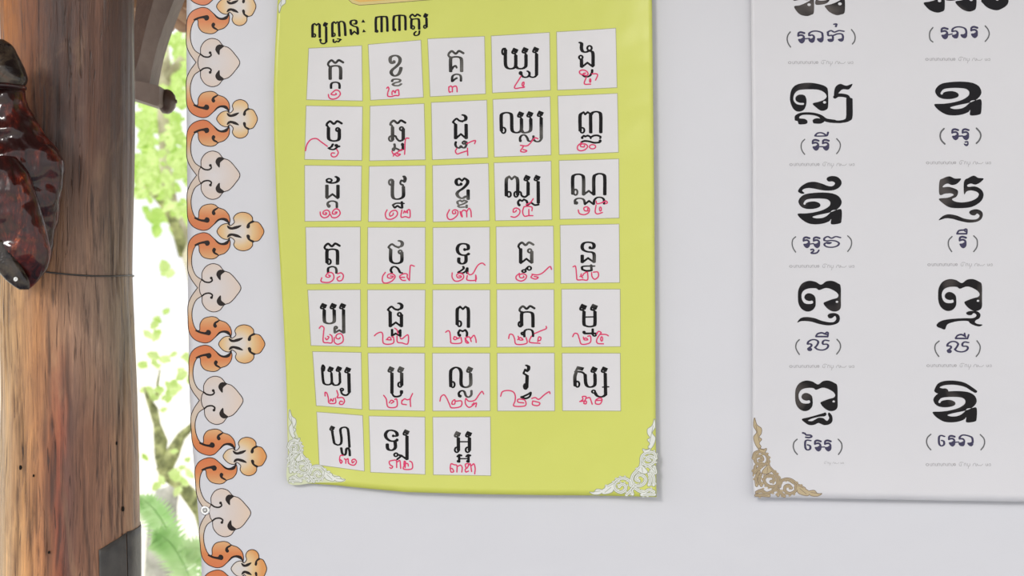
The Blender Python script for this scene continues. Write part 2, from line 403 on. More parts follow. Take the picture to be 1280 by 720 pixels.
NIB = {'n': (18, 7.5), 's': (13, 7), 't': (6, 6), 'm': (10, 9.5), 'h': (6.3, 6.3)}
def parse(art, txt, ox, oy, sc, k=1.0, ks=1.0, hand=False):
    """k scales stroke width; ox, oy, sc turn tracing units into photo pixels"""
    for tok in txt.split(';'):
        w = tok.split()
        if not w: continue
        if w[0][0].isdigit() or w[0][0] == '-': w = ['h'] + w
        if w[0] in 'HWRod': w = ' '.join(w).replace(',', ' ').split()
        c = w[0]; T = lambda x, y: (ox + x / sc, oy + y / sc)
        if c in 'od':
            x, y, *r = map(float, w[1:]); r = r if len(r) > 1 else r * 2
            if c == 'd': art.disc(*T(x, y), r[0] / sc, r[1] / sc)
            else:
                a = np.linspace(0, 2 * np.pi, 13)[:-1]
                art.stroke([T(x + (r[0] - 7) * math.cos(q), y + (r[1] - 6) * math.sin(q)) for q in a], (6 if hand else 10) * k / sc, (6 if hand else 7) * k / sc, True, True)
        elif c == 'H':
            x, y = map(float, w[1:3]); kk = float(w[3]) if len(w) > 3 else 1
            L = lambda a, b: T(x + a * kk, y + b * kk)
            art.poly([L(-22, -72), L(30, -50), L(12, -12), L(-8, -14), L(-32, -34)], False)
            art.stroke([L(-20, -62), L(-38, -28), L(-36, -12), L(-12, -6), L(2, 14)], 10 * k * kk / sc, 8 * k * kk / sc)
        elif c == 'W':
            x, y = map(float, w[1:3]); kk = float(w[3]) if len(w) > 3 else 1
            art.stroke([T(x + a * kk, y + b * kk) for a, b in ((0, 6), (8, -16), (40, -38), (74, -12), (92, -16), (120, -40), (168, -16))], 11 * k * kk / sc, 11 * k * kk / sc)
        elif c == 'R':
            x, y = map(float, w[1:3]); kk = float(w[3]) if len(w) > 3 else 1
            L = lambda s_: [T(x + float(a.split(',')[0]) * kk, y + float(a.split(',')[1]) * kk) for a in s_.split()]
            art.stroke(L('5,62 10,22 45,8 96,22'), 12 * kk / sc, 12 * kk / sc); art.stroke(L('8,58 60,52 88,76 90,118'), 12 * kk / sc, 11 * kk / sc)
            art.poly(L('5,115 45,108 80,88 102,110 94,150 60,174 25,155'))
        else:
            p = [T(*map(float, q.split(','))) for q in w[1:]]
            if c in 'bBk': art.poly(p, c != 'B', c == 'k')
            else:
                rx, ry = NIB[c.lower()]; art.stroke(p, rx * k / sc, ry * k / sc, c.islower())
    return art

# ------------------------------------------------------------------ the banner
banner = empty('banner', P3(800, 900), 'white vinyl banner with an orange scroll border hung behind both posters', 'banner')
one = lambda v: (lambda a: a * 0 + v)
grid_sheet('sheet', 120, 150, BL, one(1560), one(-260), one(980), h_banner, M['banner'], banner)
TIP = lerp_tab([(8, 320), (149, 322), (289, 330), (430, 331), (570, 333), (710, 333)])
def omap(u, v, cy, flip, side):
    """ornament drawing units -> pixels; u from the banner edge, v from the trefoil centre"""
    u = np.asarray(u, float); v = np.asarray(v, float)
    y = cy + (v / 5.54) * flip * (PER * 1000 / 2) / (385 / 5.54)
    L = BL(y) - .3
    wd = np.clip((u - 310) / 200, 0, 1) * (TIP(cy) - 234 - (510 - 20) / 5.54 - (L - 234))
    return L + (u - 20) / 5.54 + wd * side, y
def otr(txt, cy, flip, side=1):
    out = []
    for q in txt.split():
        a, b = map(float, q.split(',')); x, y = omap(a, b, cy, flip, side); out.append((float(x), float(y)))
    return out
SCROLL = '88,385 45,325 22,265 21,180 26,90 60,35 120,9 165,14 200,42 235,75 270,85 298,72 314,58 317,85 308,118 280,148 240,163 215,182 180,188 130,175 104,140 100,98 84,92 62,125 49,180 52,240 76,298 118,330 122,385'
TREF = '228,0 243,28 268,48 300,54 318,40 342,62 337,92 355,120 390,132 425,122 445,98 449,72 480,62 500,34 512,0'
HEART = '100,385 106,350 118,326 121,280 150,238 195,220 240,232 272,268 312,284 352,325 388,385'
layers = [on(h_banner, .12), on(h_banner, .2), on(h_banner, .28)]
ORN = []
for n, cy in enumerate([-132, 8.5, 149, 289.5, 430, 570.5, 711, 851.5]):
    a = Art(); up = otr(TREF, cy, -1); dn = otr(TREF, cy, 1)
    ring = dn + up[::-1][1:-1]
    a.poly(ring); a.mesh('trefoil', layers[0], M['trefoil'], banner, .5)
    ORN.append((ring, True))
    acc = Art()
    for fl in (-1, 1):
        acc.poly(otr('300,40 325,28 350,36 382,42 360,22 325,14 306,22', cy, fl))
        acc.poly(otr('412,28 420,54 446,74 456,66 432,52 430,32 422,22', cy, fl))
    for fl in (-1, 1):
        s_ = Art().poly(otr(SCROLL, cy, fl)); s_.mesh('scroll', layers[0], M['scroll'], banner, .5)
        ORN.append((otr(SCROLL, cy, fl)[:-1], False))
        acc.poly(otr('70,92 100,76 140,66 165,62 176,76 170,92 152,96 140,82 112,84 84,96', cy, fl))
        acc.poly(otr('240,165 205,150 194,128 205,112 218,122 212,140 228,152', cy, fl))
        acc.poly(otr('206,46 240,74 268,79 298,64 316,46 300,84 266,92 232,80', cy, fl))
    # hearts, between this trefoil and the next
    hy = cy + PER * 500
    h1 = otr(HEART, cy, 1, 0); h2 = otr(HEART, cy + PER * 1000, -1, 0)
    Art().poly(h1 + h2[::-1][1:], False).mesh('heart', on(h_banner, .16), M['heart'], banner, .5)
    ORN.append((h1 + h2[::-1][1:], False))
    for cc, fl in ((cy, 1), (cy + PER * 1000, -1)):
        acc.stroke(otr('118,328 140,344 170,348 190,336 186,318', cc, fl), .75, .75)
        acc.disc(*otr('184,318', cc, fl)[0], 1.5)
        acc.poly(otr('278,272 250,262 228,274 222,300 246,332 250,300 266,284', cc, fl))
    acc.mesh('accent', layers[2], M['accent'], banner, .3, grow=.25)
ol = Art()
for p, cl in ORN: ol.stroke(p, .52, .52, True, cl)
ol.mesh('ornament_outline', layers[1], M['outline'], banner, .32)
# eyelet on the banner's edge
def ring_mesh(c, R, r, n=28, m=8):
    v = []; f = []
    for i in range(n):
        a = 2 * math.pi * i / n
        for j in range(m):
            b = 2 * math.pi * j / m
            v.append((c[0] + (R + r * math.cos(b)) * math.cos(a), c[1] - r * .6 * math.sin(b), c[2] + (R + r * math.cos(b)) * math.sin(a)))
            f.append((i * m + j, i * m + (j + 1) % m, ((i + 1) % n) * m + (j + 1) % m, ((i + 1) % n) * m + j))
    f.append(tuple(i * m + m // 2 for i in range(n)))
    return v, f
c = on(h_banner, 1.0)(np.array([256.5]), np.array([638.0]))[0]
v, f = ring_mesh(c, .0042, .0018); e = obj('eyelet', v, f, M['eyelet'], banner, True); e['label'] = 'round whitish metal eyelet'

# ------------------------------------------------------------------ the lime poster
LPL = lerp_tab([(-200, 356), (0, 349), (60, 346), (110, 344.3), (170, 344.8), (260, 348), (330, 352), (400, 356), (480, 359.5), (603, 362)])
LPR = lerp_tab([(-200, 811), (0, 813.5), (250, 816.5), (400, 818), (619, 819)])
def lbot(s):
    return np.interp(s, [0, .06, .13, .22, .32, .5, .7, 1], [603, 603.5, 605.5, 609.5, 613.5, 616, 617.5, 619])
lp = empty('alphabet_poster', P3(590, 619), 'lime green poster with white cells of black letters and pink handwritten numbers', 'poster')
grid_sheet('sheet', 110, 100, LPL, LPR, one(-230), lbot, h_left, M['lime'], lp)
CELLS = [
# ox, oy, four corners, letter, foot letter, handwriting
(380,54,'66,72 652,38 660,652 42,642','W 278,240;m 276,246 288,266 312,276;n 302,412 302,290 318,270 362,262 402,270 418,300 418,410','s 312,514 312,475 325,455 360,447 395,455 406,480 406,514','282,585 290,620 330,637 385,620 415,580 400,545 365,535 330,560 312,582 345,590 372,582 365,572'),
(456,50,'46,62 630,10 658,645 72,680','n 330,262 305,268 290,245 292,205 325,184 370,186 398,215 394,260 360,302 315,340 300,370 315,400 345,410 382,392 404,350 410,318;d 332 252 17','s 310,472 320,452 360,446 400,454 392,475 345,487 318,505 338,518 385,518 412,500','250,550 265,535 275,555 262,600 262,635 300,642 345,630 385,628 385,590 380,565 350,575;310,620 310,590 325,575 345,600 350,575'),
(532,44,'28,50 660,18 672,658 56,692','W 258,222;m 256,228 268,246 296,256;n 283,412 283,272 300,254 345,247 390,256 405,290 406,410;m 300,384 316,358 340,350 350,368','s 300,524 300,480 312,456 345,443 385,450 398,475 398,518;m 312,516 330,498 352,486','262,585 262,625 270,645 285,640;262,590 285,575 300,590 302,640;300,590 335,575 352,590 355,640'),
(611,38,'30,68 680,28 690,670 44,702','m 182,266 158,270 150,240 160,212 185,208;n 188,222 186,300 190,395 215,428 260,433 292,418 303,390 303,285;H 303 270;n 303,400 325,428 375,432 408,415 418,390 418,280;H 418 262','n 537,270 537,500;H 537 258;d 358 482 22;s 365,490 380,520 412,530 445,520 457,500 455,475 435,460;s 450,510 480,528 515,526 537,505','362,518 330,570 290,635 300,655 350,648 400,640 375,620 380,590 395,585 395,610 385,625'),
(692,34,'36,58 692,24 706,685 46,706','n 296,176 314,190 312,240 325,275 360,285 395,272;o 402 240 32;n 415,272 440,300 442,440;M 318,452 378,404 438,448;n 314,450 312,370;o 305 343 27','s 325,540 355,562 400,555 428,520 432,485','335,535 300,530 290,500 330,485 375,505 385,540 350,545 335,525 360,520;430,530 480,530 492,550 470,600;365,570 345,640 415,645;o 410 605 14 26'),
(380,128,'38,50 660,56 654,654 22,645','W 262,258;m 262,262 272,274 284,292;n 283,292 283,400 300,430 345,440 390,430 403,400 403,310;o 386 312 26','s 285,520 305,532 345,534 385,505;s 332,476 315,505 285,520;o 370 490 18 15;m 380,500 405,500','28,550 45,480 90,425 150,415 200,450 270,500;375,535 392,570 370,610 335,618 312,600 320,575 350,575'),
(458,126,'48,68 648,38 662,662 42,675','W 272,266;m 274,270 290,285 297,300;n 297,302 297,440;o 280 430 30 34;m 300,400 330,402 345,430 375,455 410,445;n 417,435 417,320;o 398 318 26','s 318,490 322,520 310,550;d 308 550 20;m 325,535 350,545 380,560 410,550;s 412,550 412,500;d 408 495 18','480,425 450,425 438,460 435,540 432,605;290,570 305,600 340,590 385,560 410,555;305,625 320,605 350,625 385,605 350,600'),
(536,122,'32,62 650,32 662,672 44,698','m 272,278 290,255 315,240 345,262 380,270;n 380,266 410,255 418,225 402,203 385,198;m 275,280 302,305;n 302,305 302,462;n 420,305 422,460;M 305,460 362,412 418,460','s 305,500 300,530 315,560 345,568 362,545 375,562 405,565 422,535 425,505 400,490;o 395 510 22 20','430,520 480,495 525,485 515,520;315,575 300,605 320,635 370,620 435,600;435,570 438,650'),
(614,118,'22,62 660,30 670,680 38,702','o 138 406 30 38;n 115,410 112,260 122,222 165,207 215,216 230,250 232,380 245,420 285,432 325,420 340,390 340,280;H 340 264;n 340,400 360,430 400,430 435,415 445,385 445,280;H 445 262','n 562,268 563,495;H 562 256;s 325,525 325,490 345,462 380,460 405,490 420,525 455,525 475,500 475,470;s 475,505 500,530 540,530 563,505;d 328 522 16','525,500 495,490 465,515 440,550 400,580 330,575;365,580 350,605 330,640 375,650 400,635 360,622'),
(696,116,'14,40 674,18 686,672 30,694','n 262,430 260,270 272,238;M 270,238 300,222 318,246 345,222 378,242;n 378,250 380,452;n 380,255 402,226 440,217 478,228 492,268 492,452;o 286 425 29 35','s 285,515 285,500 308,486;m 300,486 320,495 345,485 375,500 380,515;m 385,500 420,485 460,485 490,500 485,515;m 275,558 310,545 360,550 420,565 480,560 490,545;d 485 546 16','275,565 235,600 235,640 270,655 320,640 345,605 320,580 275,580 265,605 305,612 310,595;o 400 610 42 30'),
(378,202,'40,52 668,56 660,664 42,672','o 308 215 36 24;n 290,235 330,245 375,240 405,222 408,192 385,175;n 283,272 283,408;n 406,272 406,408;M 285,415 345,370 403,415','s 300,510 290,480 305,456 345,447 385,458 393,480 393,518;d 305 503 19','208,570 215,610 250,635 295,620 315,580 290,550 250,560 240,590 270,600 280,580 265,580;325,600 340,630 390,630 430,590 415,545 380,535 350,560 345,590 380,590 395,570 375,572'),
(458,202,'38,60 662,48 662,670 28,674','m 285,266 262,256 258,222 278,205 300,212;n 298,222 295,300 297,390 320,420 370,422 410,402 420,370 418,285;m 415,268 385,250 395,215 430,230;n 430,228 438,192 425,168','s 300,490 340,470 420,472;s 400,455 405,520;m 300,490 320,520 350,500 375,515 400,522','235,545 215,590 230,640 280,650 335,620 352,580 330,550 285,560 262,590 270,615 300,600 305,580;400,545 392,625 440,620 490,628 490,545 470,545;420,580 430,555 445,575 460,550 465,580'),
(538,200,'28,66 650,42 662,680 34,694','n 342,280 310,284 290,256 296,222 322,210;M 325,210 355,234 385,207;n 385,208 418,232 414,270 370,318 315,355 300,385 320,418 360,432 398,410;n 425,340 425,442;d 345 272 16','s 310,495 305,470 335,455;M 335,455 355,468 380,455;s 385,455 410,470 370,495 315,515 330,532 380,530;s 408,510 408,536','215,560 188,620 205,665 250,665 300,625 310,580 280,560 250,575 255,605 285,600 280,580;335,580 345,625 360,640 350,590 375,565 405,580 410,640;410,580 435,545 455,575 460,640'),
(616,198,'16,54 652,34 662,688 32,698','n 152,420 152,250 168,214;M 165,215 185,204 212,236 245,204 268,216;n 268,216 280,260 280,410;o 182 405 28 36;o 262 405 28 36;m 290,375 315,385 325,420 360,435 390,415;n 397,410 397,275;H 395 258','n 510,265 512,500;H 508 258;s 290,525 285,490 305,465;M 300,468 330,480 350,462 375,475;s 378,475 390,510 385,530;m 400,520 430,500 470,525 515,520;d 388 522 16;d 298 525 15','205,655 250,662 295,630 305,585 270,560 235,570 230,605 255,600 265,585;350,545 335,600 355,650 405,645 450,645;350,545 390,540 440,550 440,590;405,575 405,640;375,520 420,500 455,455'),
(696,196,'28,46 690,32 694,688 38,700','n 180,420 178,240 200,206 245,198 285,210 300,250 300,428;o 210 400 28 38;M 300,428 358,385 412,428;n 415,428 415,240 440,203 480,193 525,206 537,250 537,428','s 205,530 205,490 235,470 280,472 305,490 315,535;d 220 520 19;M 315,535 360,498 410,535;s 415,535 420,490 450,462 495,460 525,480 530,532','240,600 255,640 310,652 355,630 365,590 340,565 305,575 310,605 345,610 345,585;440,545 430,620 455,645 510,628;440,500 450,530 500,520 550,500 565,520 545,530;o 488 590 18 28'),
(378,280,'50,42 652,38 650,664 62,672','W 256,262;m 256,268 266,284 292,290;n 283,435 283,310 300,292 345,285 390,295 400,330 400,452;o 305 425 27 35','s 295,550 295,502 315,486 345,480 375,490 387,515 387,552','225,605 215,640 240,655 310,655 355,620 355,570 325,545 285,560 270,590 300,600 320,585 300,575;400,560 440,550 465,580 450,630 410,640 395,610 425,590'),
(458,280,'22,42 660,42 660,666 18,670','m 250,262 268,240 292,228 325,250 365,265;n 365,260 398,247 405,215 388,194 370,190;m 252,265 275,287;n 275,290 275,400 295,433 335,444 380,436 400,408 400,320;o 382 315 25','s 288,548 276,520 290,490 320,480 355,500 380,545 400,550','215,545 185,590 185,650 225,665 290,640 325,590 290,560 245,570 240,600 275,610 305,590 270,585;540,475 500,465 490,520 485,635;485,635 460,600 460,565 420,560 375,590 400,630 440,635;375,600 430,600'),
(538,280,'32,44 664,38 664,668 34,674','n 388,290 420,286 428,260 415,232 365,222 322,236 303,280 316,325 350,348 400,350 430,336;n 400,352 400,418 375,445 340,445 320,425 320,385;d 428 338 15;d 386 288 16','s 370,480 375,500 345,525 315,545 360,552 400,530 415,495 415,555','245,550 245,600 275,640 325,640 370,610 370,570 325,555 295,575 310,605 345,600 345,585 320,585;420,545 440,570 480,555 530,470 580,440 615,462;415,580 415,630 510,630 510,575 510,645'),
(616,280,'40,34 678,26 686,660 46,668','W 288,248;m 288,254 300,275;n 313,280 313,435;M 315,440 378,392 435,437;n 438,435 438,310;o 415 302 27','o 410 498 28 27;o 350 530 28 20;s 365,515 390,490','300,555 262,590 270,625 320,642 365,620 378,580 340,560 300,575 310,605 350,600 345,585;440,565 500,572 560,550 640,480 660,510;450,570 430,600 480,620 510,600 465,590'),
(696,278,'40,34 694,24 700,674 48,684','n 375,292 402,294 418,270 405,236 350,224 302,235 284,270 295,308 340,330 395,337 418,362 418,448;M 415,448 350,402 288,450;n 285,450 285,372;d 372 285 16','s 285,530 285,500 330,492 420,492;s 385,480 390,540;m 285,530 330,545 385,542','182,500 205,490 215,520 222,600 230,645 290,645 345,645 345,560;260,610 290,600 300,580 330,560;290,625 270,600 275,580;390,565 395,610 425,640 465,610 460,560 410,560'),
(380,358,'54,44 634,40 636,676 88,660','H 235 258;n 233,268 235,385 255,410 295,417 333,405 345,380 343,268;H 343 258','H 448 258;n 448,265 450,520;M 350,520 400,492 445,520;s 350,520 348,470;o 362 463 21 19','178,470 200,445 230,465 225,520 222,620 270,632 318,630 318,560 295,540;245,580 260,600 285,570 270,560;345,575 345,625 385,650 440,620 440,560 410,530 370,545 365,580 395,590 410,575'),
(458,358,'18,42 660,42 652,678 18,680','m 242,262 262,240 287,228 320,255 360,265;n 360,260 392,247 400,216 383,194 365,190;m 245,265 268,287;n 268,290 270,450;M 270,450 332,405 392,450;n 395,450 395,320;o 373 315 26','s 290,485 290,555;M 290,555 330,530 380,555;s 382,560 382,490;d 370 510 16','92,555 120,530 165,515 185,540 195,640 300,640 305,570 290,570;225,600 260,570 280,600 240,600;345,560 350,625 400,635 465,645 468,545 400,590 380,575;320,470 345,490 355,530'),
(538,358,'30,42 668,42 668,680 30,680','n 302,428 302,270 318,240;M 315,240 335,228 365,256 395,228 420,242;n 420,242 428,282 428,458;o 327 420 27 37','s 320,550 315,520 330,495;M 330,492 365,505 390,490;s 395,490 412,520 410,560;d 330 550 16','172,515 200,498 220,520 228,600 240,638 345,635 345,575;260,590 270,565 300,580 280,600 260,590;300,590 330,575;390,580 400,630 430,635 400,600 405,575 440,570 460,620;460,580 490,550 510,590 515,630'),
(616,358,'48,40 684,38 688,676 50,680','W 300,262;m 300,268 312,284 338,292;n 325,438 325,310 345,293 390,287 435,296 450,330 452,454;o 309 425 27 35','s 355,565 355,510 375,488 410,483 440,495 452,525 452,562;o 335 530 20 20','178,585 190,540 225,545 245,590 265,650 380,640 375,575;285,560 300,600 340,600 310,575 280,600;470,530 540,500 600,475 600,450;435,560 415,600 420,630 530,640;505,620 515,570 540,575 535,605 510,612'),
(698,358,'38,34 688,34 692,672 42,680','H 288 275 1.1;n 287,285 287,420 310,444 350,452 395,444 410,420 410,285;H 410 275 1.1;T 290,345 405,342','m 280,510 290,528 380,528 430,530;s 385,480 385,540;o 405 542 24 22;d 290 515 15','160,565 180,530 215,535 235,590 262,650 355,632 360,560 330,560;280,570 290,600 330,600 310,580 285,590;430,535 450,505 480,520 460,545 430,600 440,640 505,645;465,540 530,540 560,555;o 485 590 18 30'),
(384,438,'70,14 606,26 616,660 110,616','m 192,225 198,190 180,166 170,195;s 172,200 185,345 205,378 245,384 272,372 280,345 276,260;H 276 242 .9;s 372,360 368,260;H 368 240 .9;s 285,362 305,388 350,386 372,358','H 468 256;n 470,262 475,468;m 478,470 450,500 415,500 390,480 382,448;o 392 440 22 20','205,510 205,470 225,480 240,530 250,590 320,590 320,535;260,570 270,545 290,570 300,540;335,450 350,500 340,530 400,530 422,570 400,605 365,600 375,570 400,575'),
(458,438,'22,32 654,34 654,678 36,664','H 398 250;n 398,258 398,390;o 378 385 27 33','H 288 250;n 288,258 288,478;m 290,485 312,515 350,519 385,505 397,470;n 395,480 395,455','195,505 225,550 245,635 340,632 342,550 320,550;258,590 280,560 310,575 280,595;400,560 400,600 450,610;400,570 430,545 460,555 495,545;520,485 495,545 498,630'),
(538,438,'26,34 666,34 670,676 30,678','n 230,405 228,250 245,210 285,191 325,205 345,250 345,370 365,406 405,414 440,400 455,370 452,262;H 452 252;o 252 384 28 38','s 325,518 320,480 345,455 380,460 400,510 430,525 460,500 462,452;d 336 514 16','108,570 120,520 155,500 185,540 215,605 240,645 340,630 350,570 290,570;240,600 250,570 275,555 275,600 245,605;600,490 580,460 545,500 500,560 430,570 400,540 395,600 440,640 515,590 510,635;490,590 470,610'),
(618,438,'34,34 672,32 676,678 38,678','n 362,168 384,182 382,215 368,232;M 368,234 345,215 328,255;m 328,258 364,280;n 368,285 364,415;o 350 405 25 36','m 300,525 350,540 395,520 410,475 375,495 320,520;d 312 525 14','70,515 90,465 150,450 210,465 235,510 232,570 220,625 345,622 342,560 270,548 265,580 330,590;420,540 460,530 500,550 560,500 615,465 625,485;430,570 430,610 490,620 510,590 440,570'),
(698,438,'44,34 690,34 696,676 50,676','B 182,236 212,178 288,194 272,228 225,216;m 188,240 215,238 265,245 300,272;n 188,398 185,300 196,256;n 300,272 308,370 330,406 370,411 403,395 412,360 410,270;H 410 252;o 214 380 28 38','H 525 252;n 525,260 530,498;T 495,412 565,408;n 528,500 495,520 450,518 425,500 412,475;o 395 463 25 22','245,575 275,550 270,520 310,520 300,560 285,595 310,600 310,570 240,575;310,540 350,530 365,560 380,605;415,570 420,600 470,600 490,550 460,535 420,560 480,560'),
(390,514,'60,8 568,50 592,664 92,598','H 238 218 .8;s 228,215 248,330 260,362 300,377 330,358 334,300 322,205 355,180 392,186 410,225 425,400','s 332,410 345,472 370,489 385,470 390,420 410,412 425,440 430,495','355,495 325,495 315,540 330,580 345,560 325,540;370,530 385,545 385,580;385,545 410,530 415,580;410,560 430,590 480,600 505,565 485,535 455,545 460,575 480,560'),
(458,518,'32,20 656,32 662,664 56,640','n 308,242 345,238 340,202 300,180 245,183 217,220 227,263 265,293 310,299 342,288;n 325,308 328,368 300,397 260,397 240,375 237,332;d 346 286 16;d 303 240 14','H 458 238;n 458,245 460,500;o 335 450 27 25;M 350,500 400,460 455,500;m 360,450 400,460','268,590 285,600 300,580 270,560 262,525 300,512 340,515 345,590;350,530 380,515 390,600;425,560 430,520 445,540 420,605 515,605 518,540 490,520;440,590 445,550 470,550 475,575'),
(538,518,'30,32 672,30 678,678 40,668','H 315 258;n 315,265 317,400;o 298 395 29 34;H 440 258;n 440,265 440,400;o 420 395 29 34;T 320,305 435,305','s 325,465 325,530;s 430,465 430,530;m 305,468 325,452 350,458;m 405,468 425,452 450,458;T 330,493 425,493;d 312 522 14;d 418 522 14','225,590 235,550 270,560 300,570 300,640;225,600 235,640 265,635 250,605 235,600;305,580 340,565 360,590 355,640;400,590 395,555 430,550 420,590 395,610 400,640 430,630;430,570 450,550 465,635;465,570 490,550 505,600 500,660'),
]
L1, L2, L3, L4 = [on(h_left, d) for d in (.12, .2, .3, .4)]
def quad_sheet(name, c4, mapf, m, parent, n=9, grow=0.0):
    c = np.array(c4, float); ctr = c.mean(0)
    if grow:
        u = np.sign(c - ctr); c = c + u * grow
    v = []; f = []
    for j in range(n + 1):
        for i in range(n + 1):
            s, t = i / n, j / n
            v.append((c[0] * (1 - s) + c[1] * s) * (1 - t) + (c[3] * (1 - s) + c[2] * s) * t)
    v = np.array(v)
    for j in range(n):
        for i in range(n):
            a = j * (n + 1) + i; f.append((a, a + n + 1, a + n + 2, a + 1))
    return obj(name, mapf(v[:, 0], v[:, 1]), f, m, parent, True)
for ox, oy, cs, l1, l2, hw in CELLS:
    pts = [(ox + float(q.split(',')[0]) / 9, oy + float(q.split(',')[1]) / 9) for q in cs.split()]
    card = quad_sheet('letter_cell', pts, L2, M['paper'], lp)
    quad_sheet('cell_outline', pts, L1, M['cell_line'], card, grow=.75)
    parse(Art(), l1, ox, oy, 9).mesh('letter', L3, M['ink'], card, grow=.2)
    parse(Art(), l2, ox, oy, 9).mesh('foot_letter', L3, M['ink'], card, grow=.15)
    o = parse(Art(), hw, ox, oy, 9, hand=True).mesh('handwritten_number', L4, M['marker'], card, .33, grow=.12, label='pink handwritten number')
ti = Art()
parse(ti, 'n 110,540 110,350 124,310;M 120,312 150,300 180,328 215,297 236,312;n 236,320 238,545;o 142 512 28 34;H 352 348 1.1;n 352,360 355,625;m 355,630 320,655 270,652 250,620;d 252 592 22;n 465,530 462,320 472,280;M 465,280 495,265 525,292 550,265 580,285;n 578,290 590,520;o 490 495 28 34;n 582,275 620,255 665,270 685,330 697,508;s 482,580 484,625 510,635 540,610 570,625 592,600 618,580;s 560,570 600,575;n 855,300 882,302 895,270 880,236 820,236 790,262 797,308 850,343 900,355 918,400 920,480;M 915,485 855,435 805,495;n 800,488 790,402;B 985,272 1015,222 1048,272;B 1003,450 1022,400 1062,442', 384, 10, 14.4, 1.1)
parse(ti, 'n 150,500 147,300 155,245;m 150,238 250,226 340,226;n 250,235 252,498;n 342,232 352,300 355,488;d 168 488 26;n 465,470 465,280 475,224;m 470,216 570,202 660,206;n 570,215 572,472;n 668,212 678,270 680,462;d 488 463 26;W 760,228 1.1;m 762,240 780,262 800,268;n 785,436 785,300 800,276 870,264 918,280 925,448;o 815 420 31 36;s 930,480 920,540 880,562 842,558 836,522 868,492;H 1055 240 1.1;n 1055,255 1058,410;o 1030 405 30 34', 460, 6, 14.4, 1.1)
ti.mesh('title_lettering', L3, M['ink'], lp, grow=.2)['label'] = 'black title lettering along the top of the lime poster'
pan = [(430, -60), (432.5, -8), (436, 0), (441, 4.6), (450, 7.2), (483, 4.8), (526, 1.2), (560, -1.8), (760, -18), (790, -70)]
for nm_, mm, gr, lay in (('title_panel', M['panelline'], .7, L1), ('panel_border', M['panelcream'], 0, L2), ('panel_face', M['panel'], -3.4, L3)):
    a = Art(); a.poly(pan, False); a.mesh(nm_, lay, mm, lp, .8, grow=gr)
# lace corner, drawn from its corner point (units 6.55 per px)
LACE = 'b 42,45 62,100 98,130 98,170 80,200 100,220 80,250 95,280 70,290 45,250 35,200 60,160 35,110;b 70,290 110,300 140,295 125,325 95,320;m 30,370 45,330 90,320 135,345 150,385 130,420 85,425 50,405 45,375 70,355 100,365 105,385 80,390;m 155,435 148,400;b 150,430 175,470 160,490 120,500 100,480;m 160,445 190,478 218,510 230,550 215,590 175,600 135,585 115,550 130,520 165,510 190,525 195,550 170,560;m 45,440 35,490 60,465 85,440 110,430;m 75,480 50,530 52,590;m 90,500 75,545 90,590;m 50,645 90,630 130,652 175,640 210,618 250,650 275,676;m 45,668 90,668 150,672;m 200,600 232,630 225,670;m 240,600 250,560 300,540 350,555 375,590 365,635 320,655 285,635 285,600 315,590 335,610;b 385,600 430,610 480,640 470,670 420,665 385,645;b 470,640 520,630 545,655 580,655 545,675 490,670;m 340,560 400,595 440,615'
BACK = 'b 30,50 60,110 105,150 100,230 130,300 150,330 160,420 215,490 240,560 300,530 370,560 430,600 520,630 580,660 540,680 300,684 32,684 30,400'
def corner(cx, cy, sx, sy, lay, under, top, k, parent, label, back=None):
    a = Art(); b = Art(); d = Art()
    for art, kk, src in ((a, k, LACE), (b, k, LACE), (d, 1, BACK)):
        t = Art(); parse(t, src, 0, 0, 1)
        for typ, p, rx, ry in t.it:
            q = np.stack([cx + (p[:, 0] - 27) / 6.55 * sx, cy + (p[:, 1] - 686) / 6.55 * sy], -1)
            art.it.append((typ, q, rx / 6.55 * kk, ry / 6.55 * kk))
    o = a.mesh('corner_ornament', lay[1], under, parent, .32, grow=.5); o['label'] = label
    if back: d.mesh('ornament_ground', lay[0], back, o, .5)
    b.mesh('scroll_work', lay[2], top, o, .32, grow=-.3)
    w = Art(); lf = Art(); rnd = random.Random(5)
    for typ, p, rx, ry in b.it:
        if typ != 's': c_ = p.mean(0); w.stroke([c_ + (q - c_) * .6 for q in (p[0], (p[0] + p[len(p) // 2]) / 2, p[len(p) // 2])], .3, .3); continue
        w.stroke(p[::3] if len(p) > 9 else p, .28, .28)
        for i in range(4, len(p) - 3, 6):
            d_ = p[i + 1] - p[i - 1]; L_ = np.linalg.norm(d_) + 1e-6; d_ = d_ / L_; n_ = np.array([-d_[1], d_[0]]) * rnd.choice((-1, 1))
            lf.stroke([p[i], p[i] + n_ * 2.2 + d_ * 1.2, p[i] + n_ * 2.6 + d_ * 2.6], .62, .62)
    u_ = Art(); u_.it = list(lf.it)
    u_.mesh('leaflets_edge', lay[0] if not back else lay[1], under, o, .32, grow=.25); lf.mesh('leaflets', lay[1] if not back else lay[2], top, o, .32)
    w.mesh('veins', lay[3], under, o, .3)
corner(361.5, 602.5, .84, .93, (L1, L2, L3, L4), M['lacegrey'], M['lace'], 1.15, lp, 'white lace-like scroll ornament in the lower left corner', M['laceback'])
corner(819.3, 618.6, -.98, .98, (L1, L2, L3, L4), M['lacegrey'], M['lace'], 1.25, lp, 'white lace-like scroll ornament in the lower right corner')
corner(349, -73, .84, -.93, (L1, L2, L3, L4), M['lacegrey'], M['lace'], 1.15, lp, 'white lace-like scroll ornament in the upper left corner')

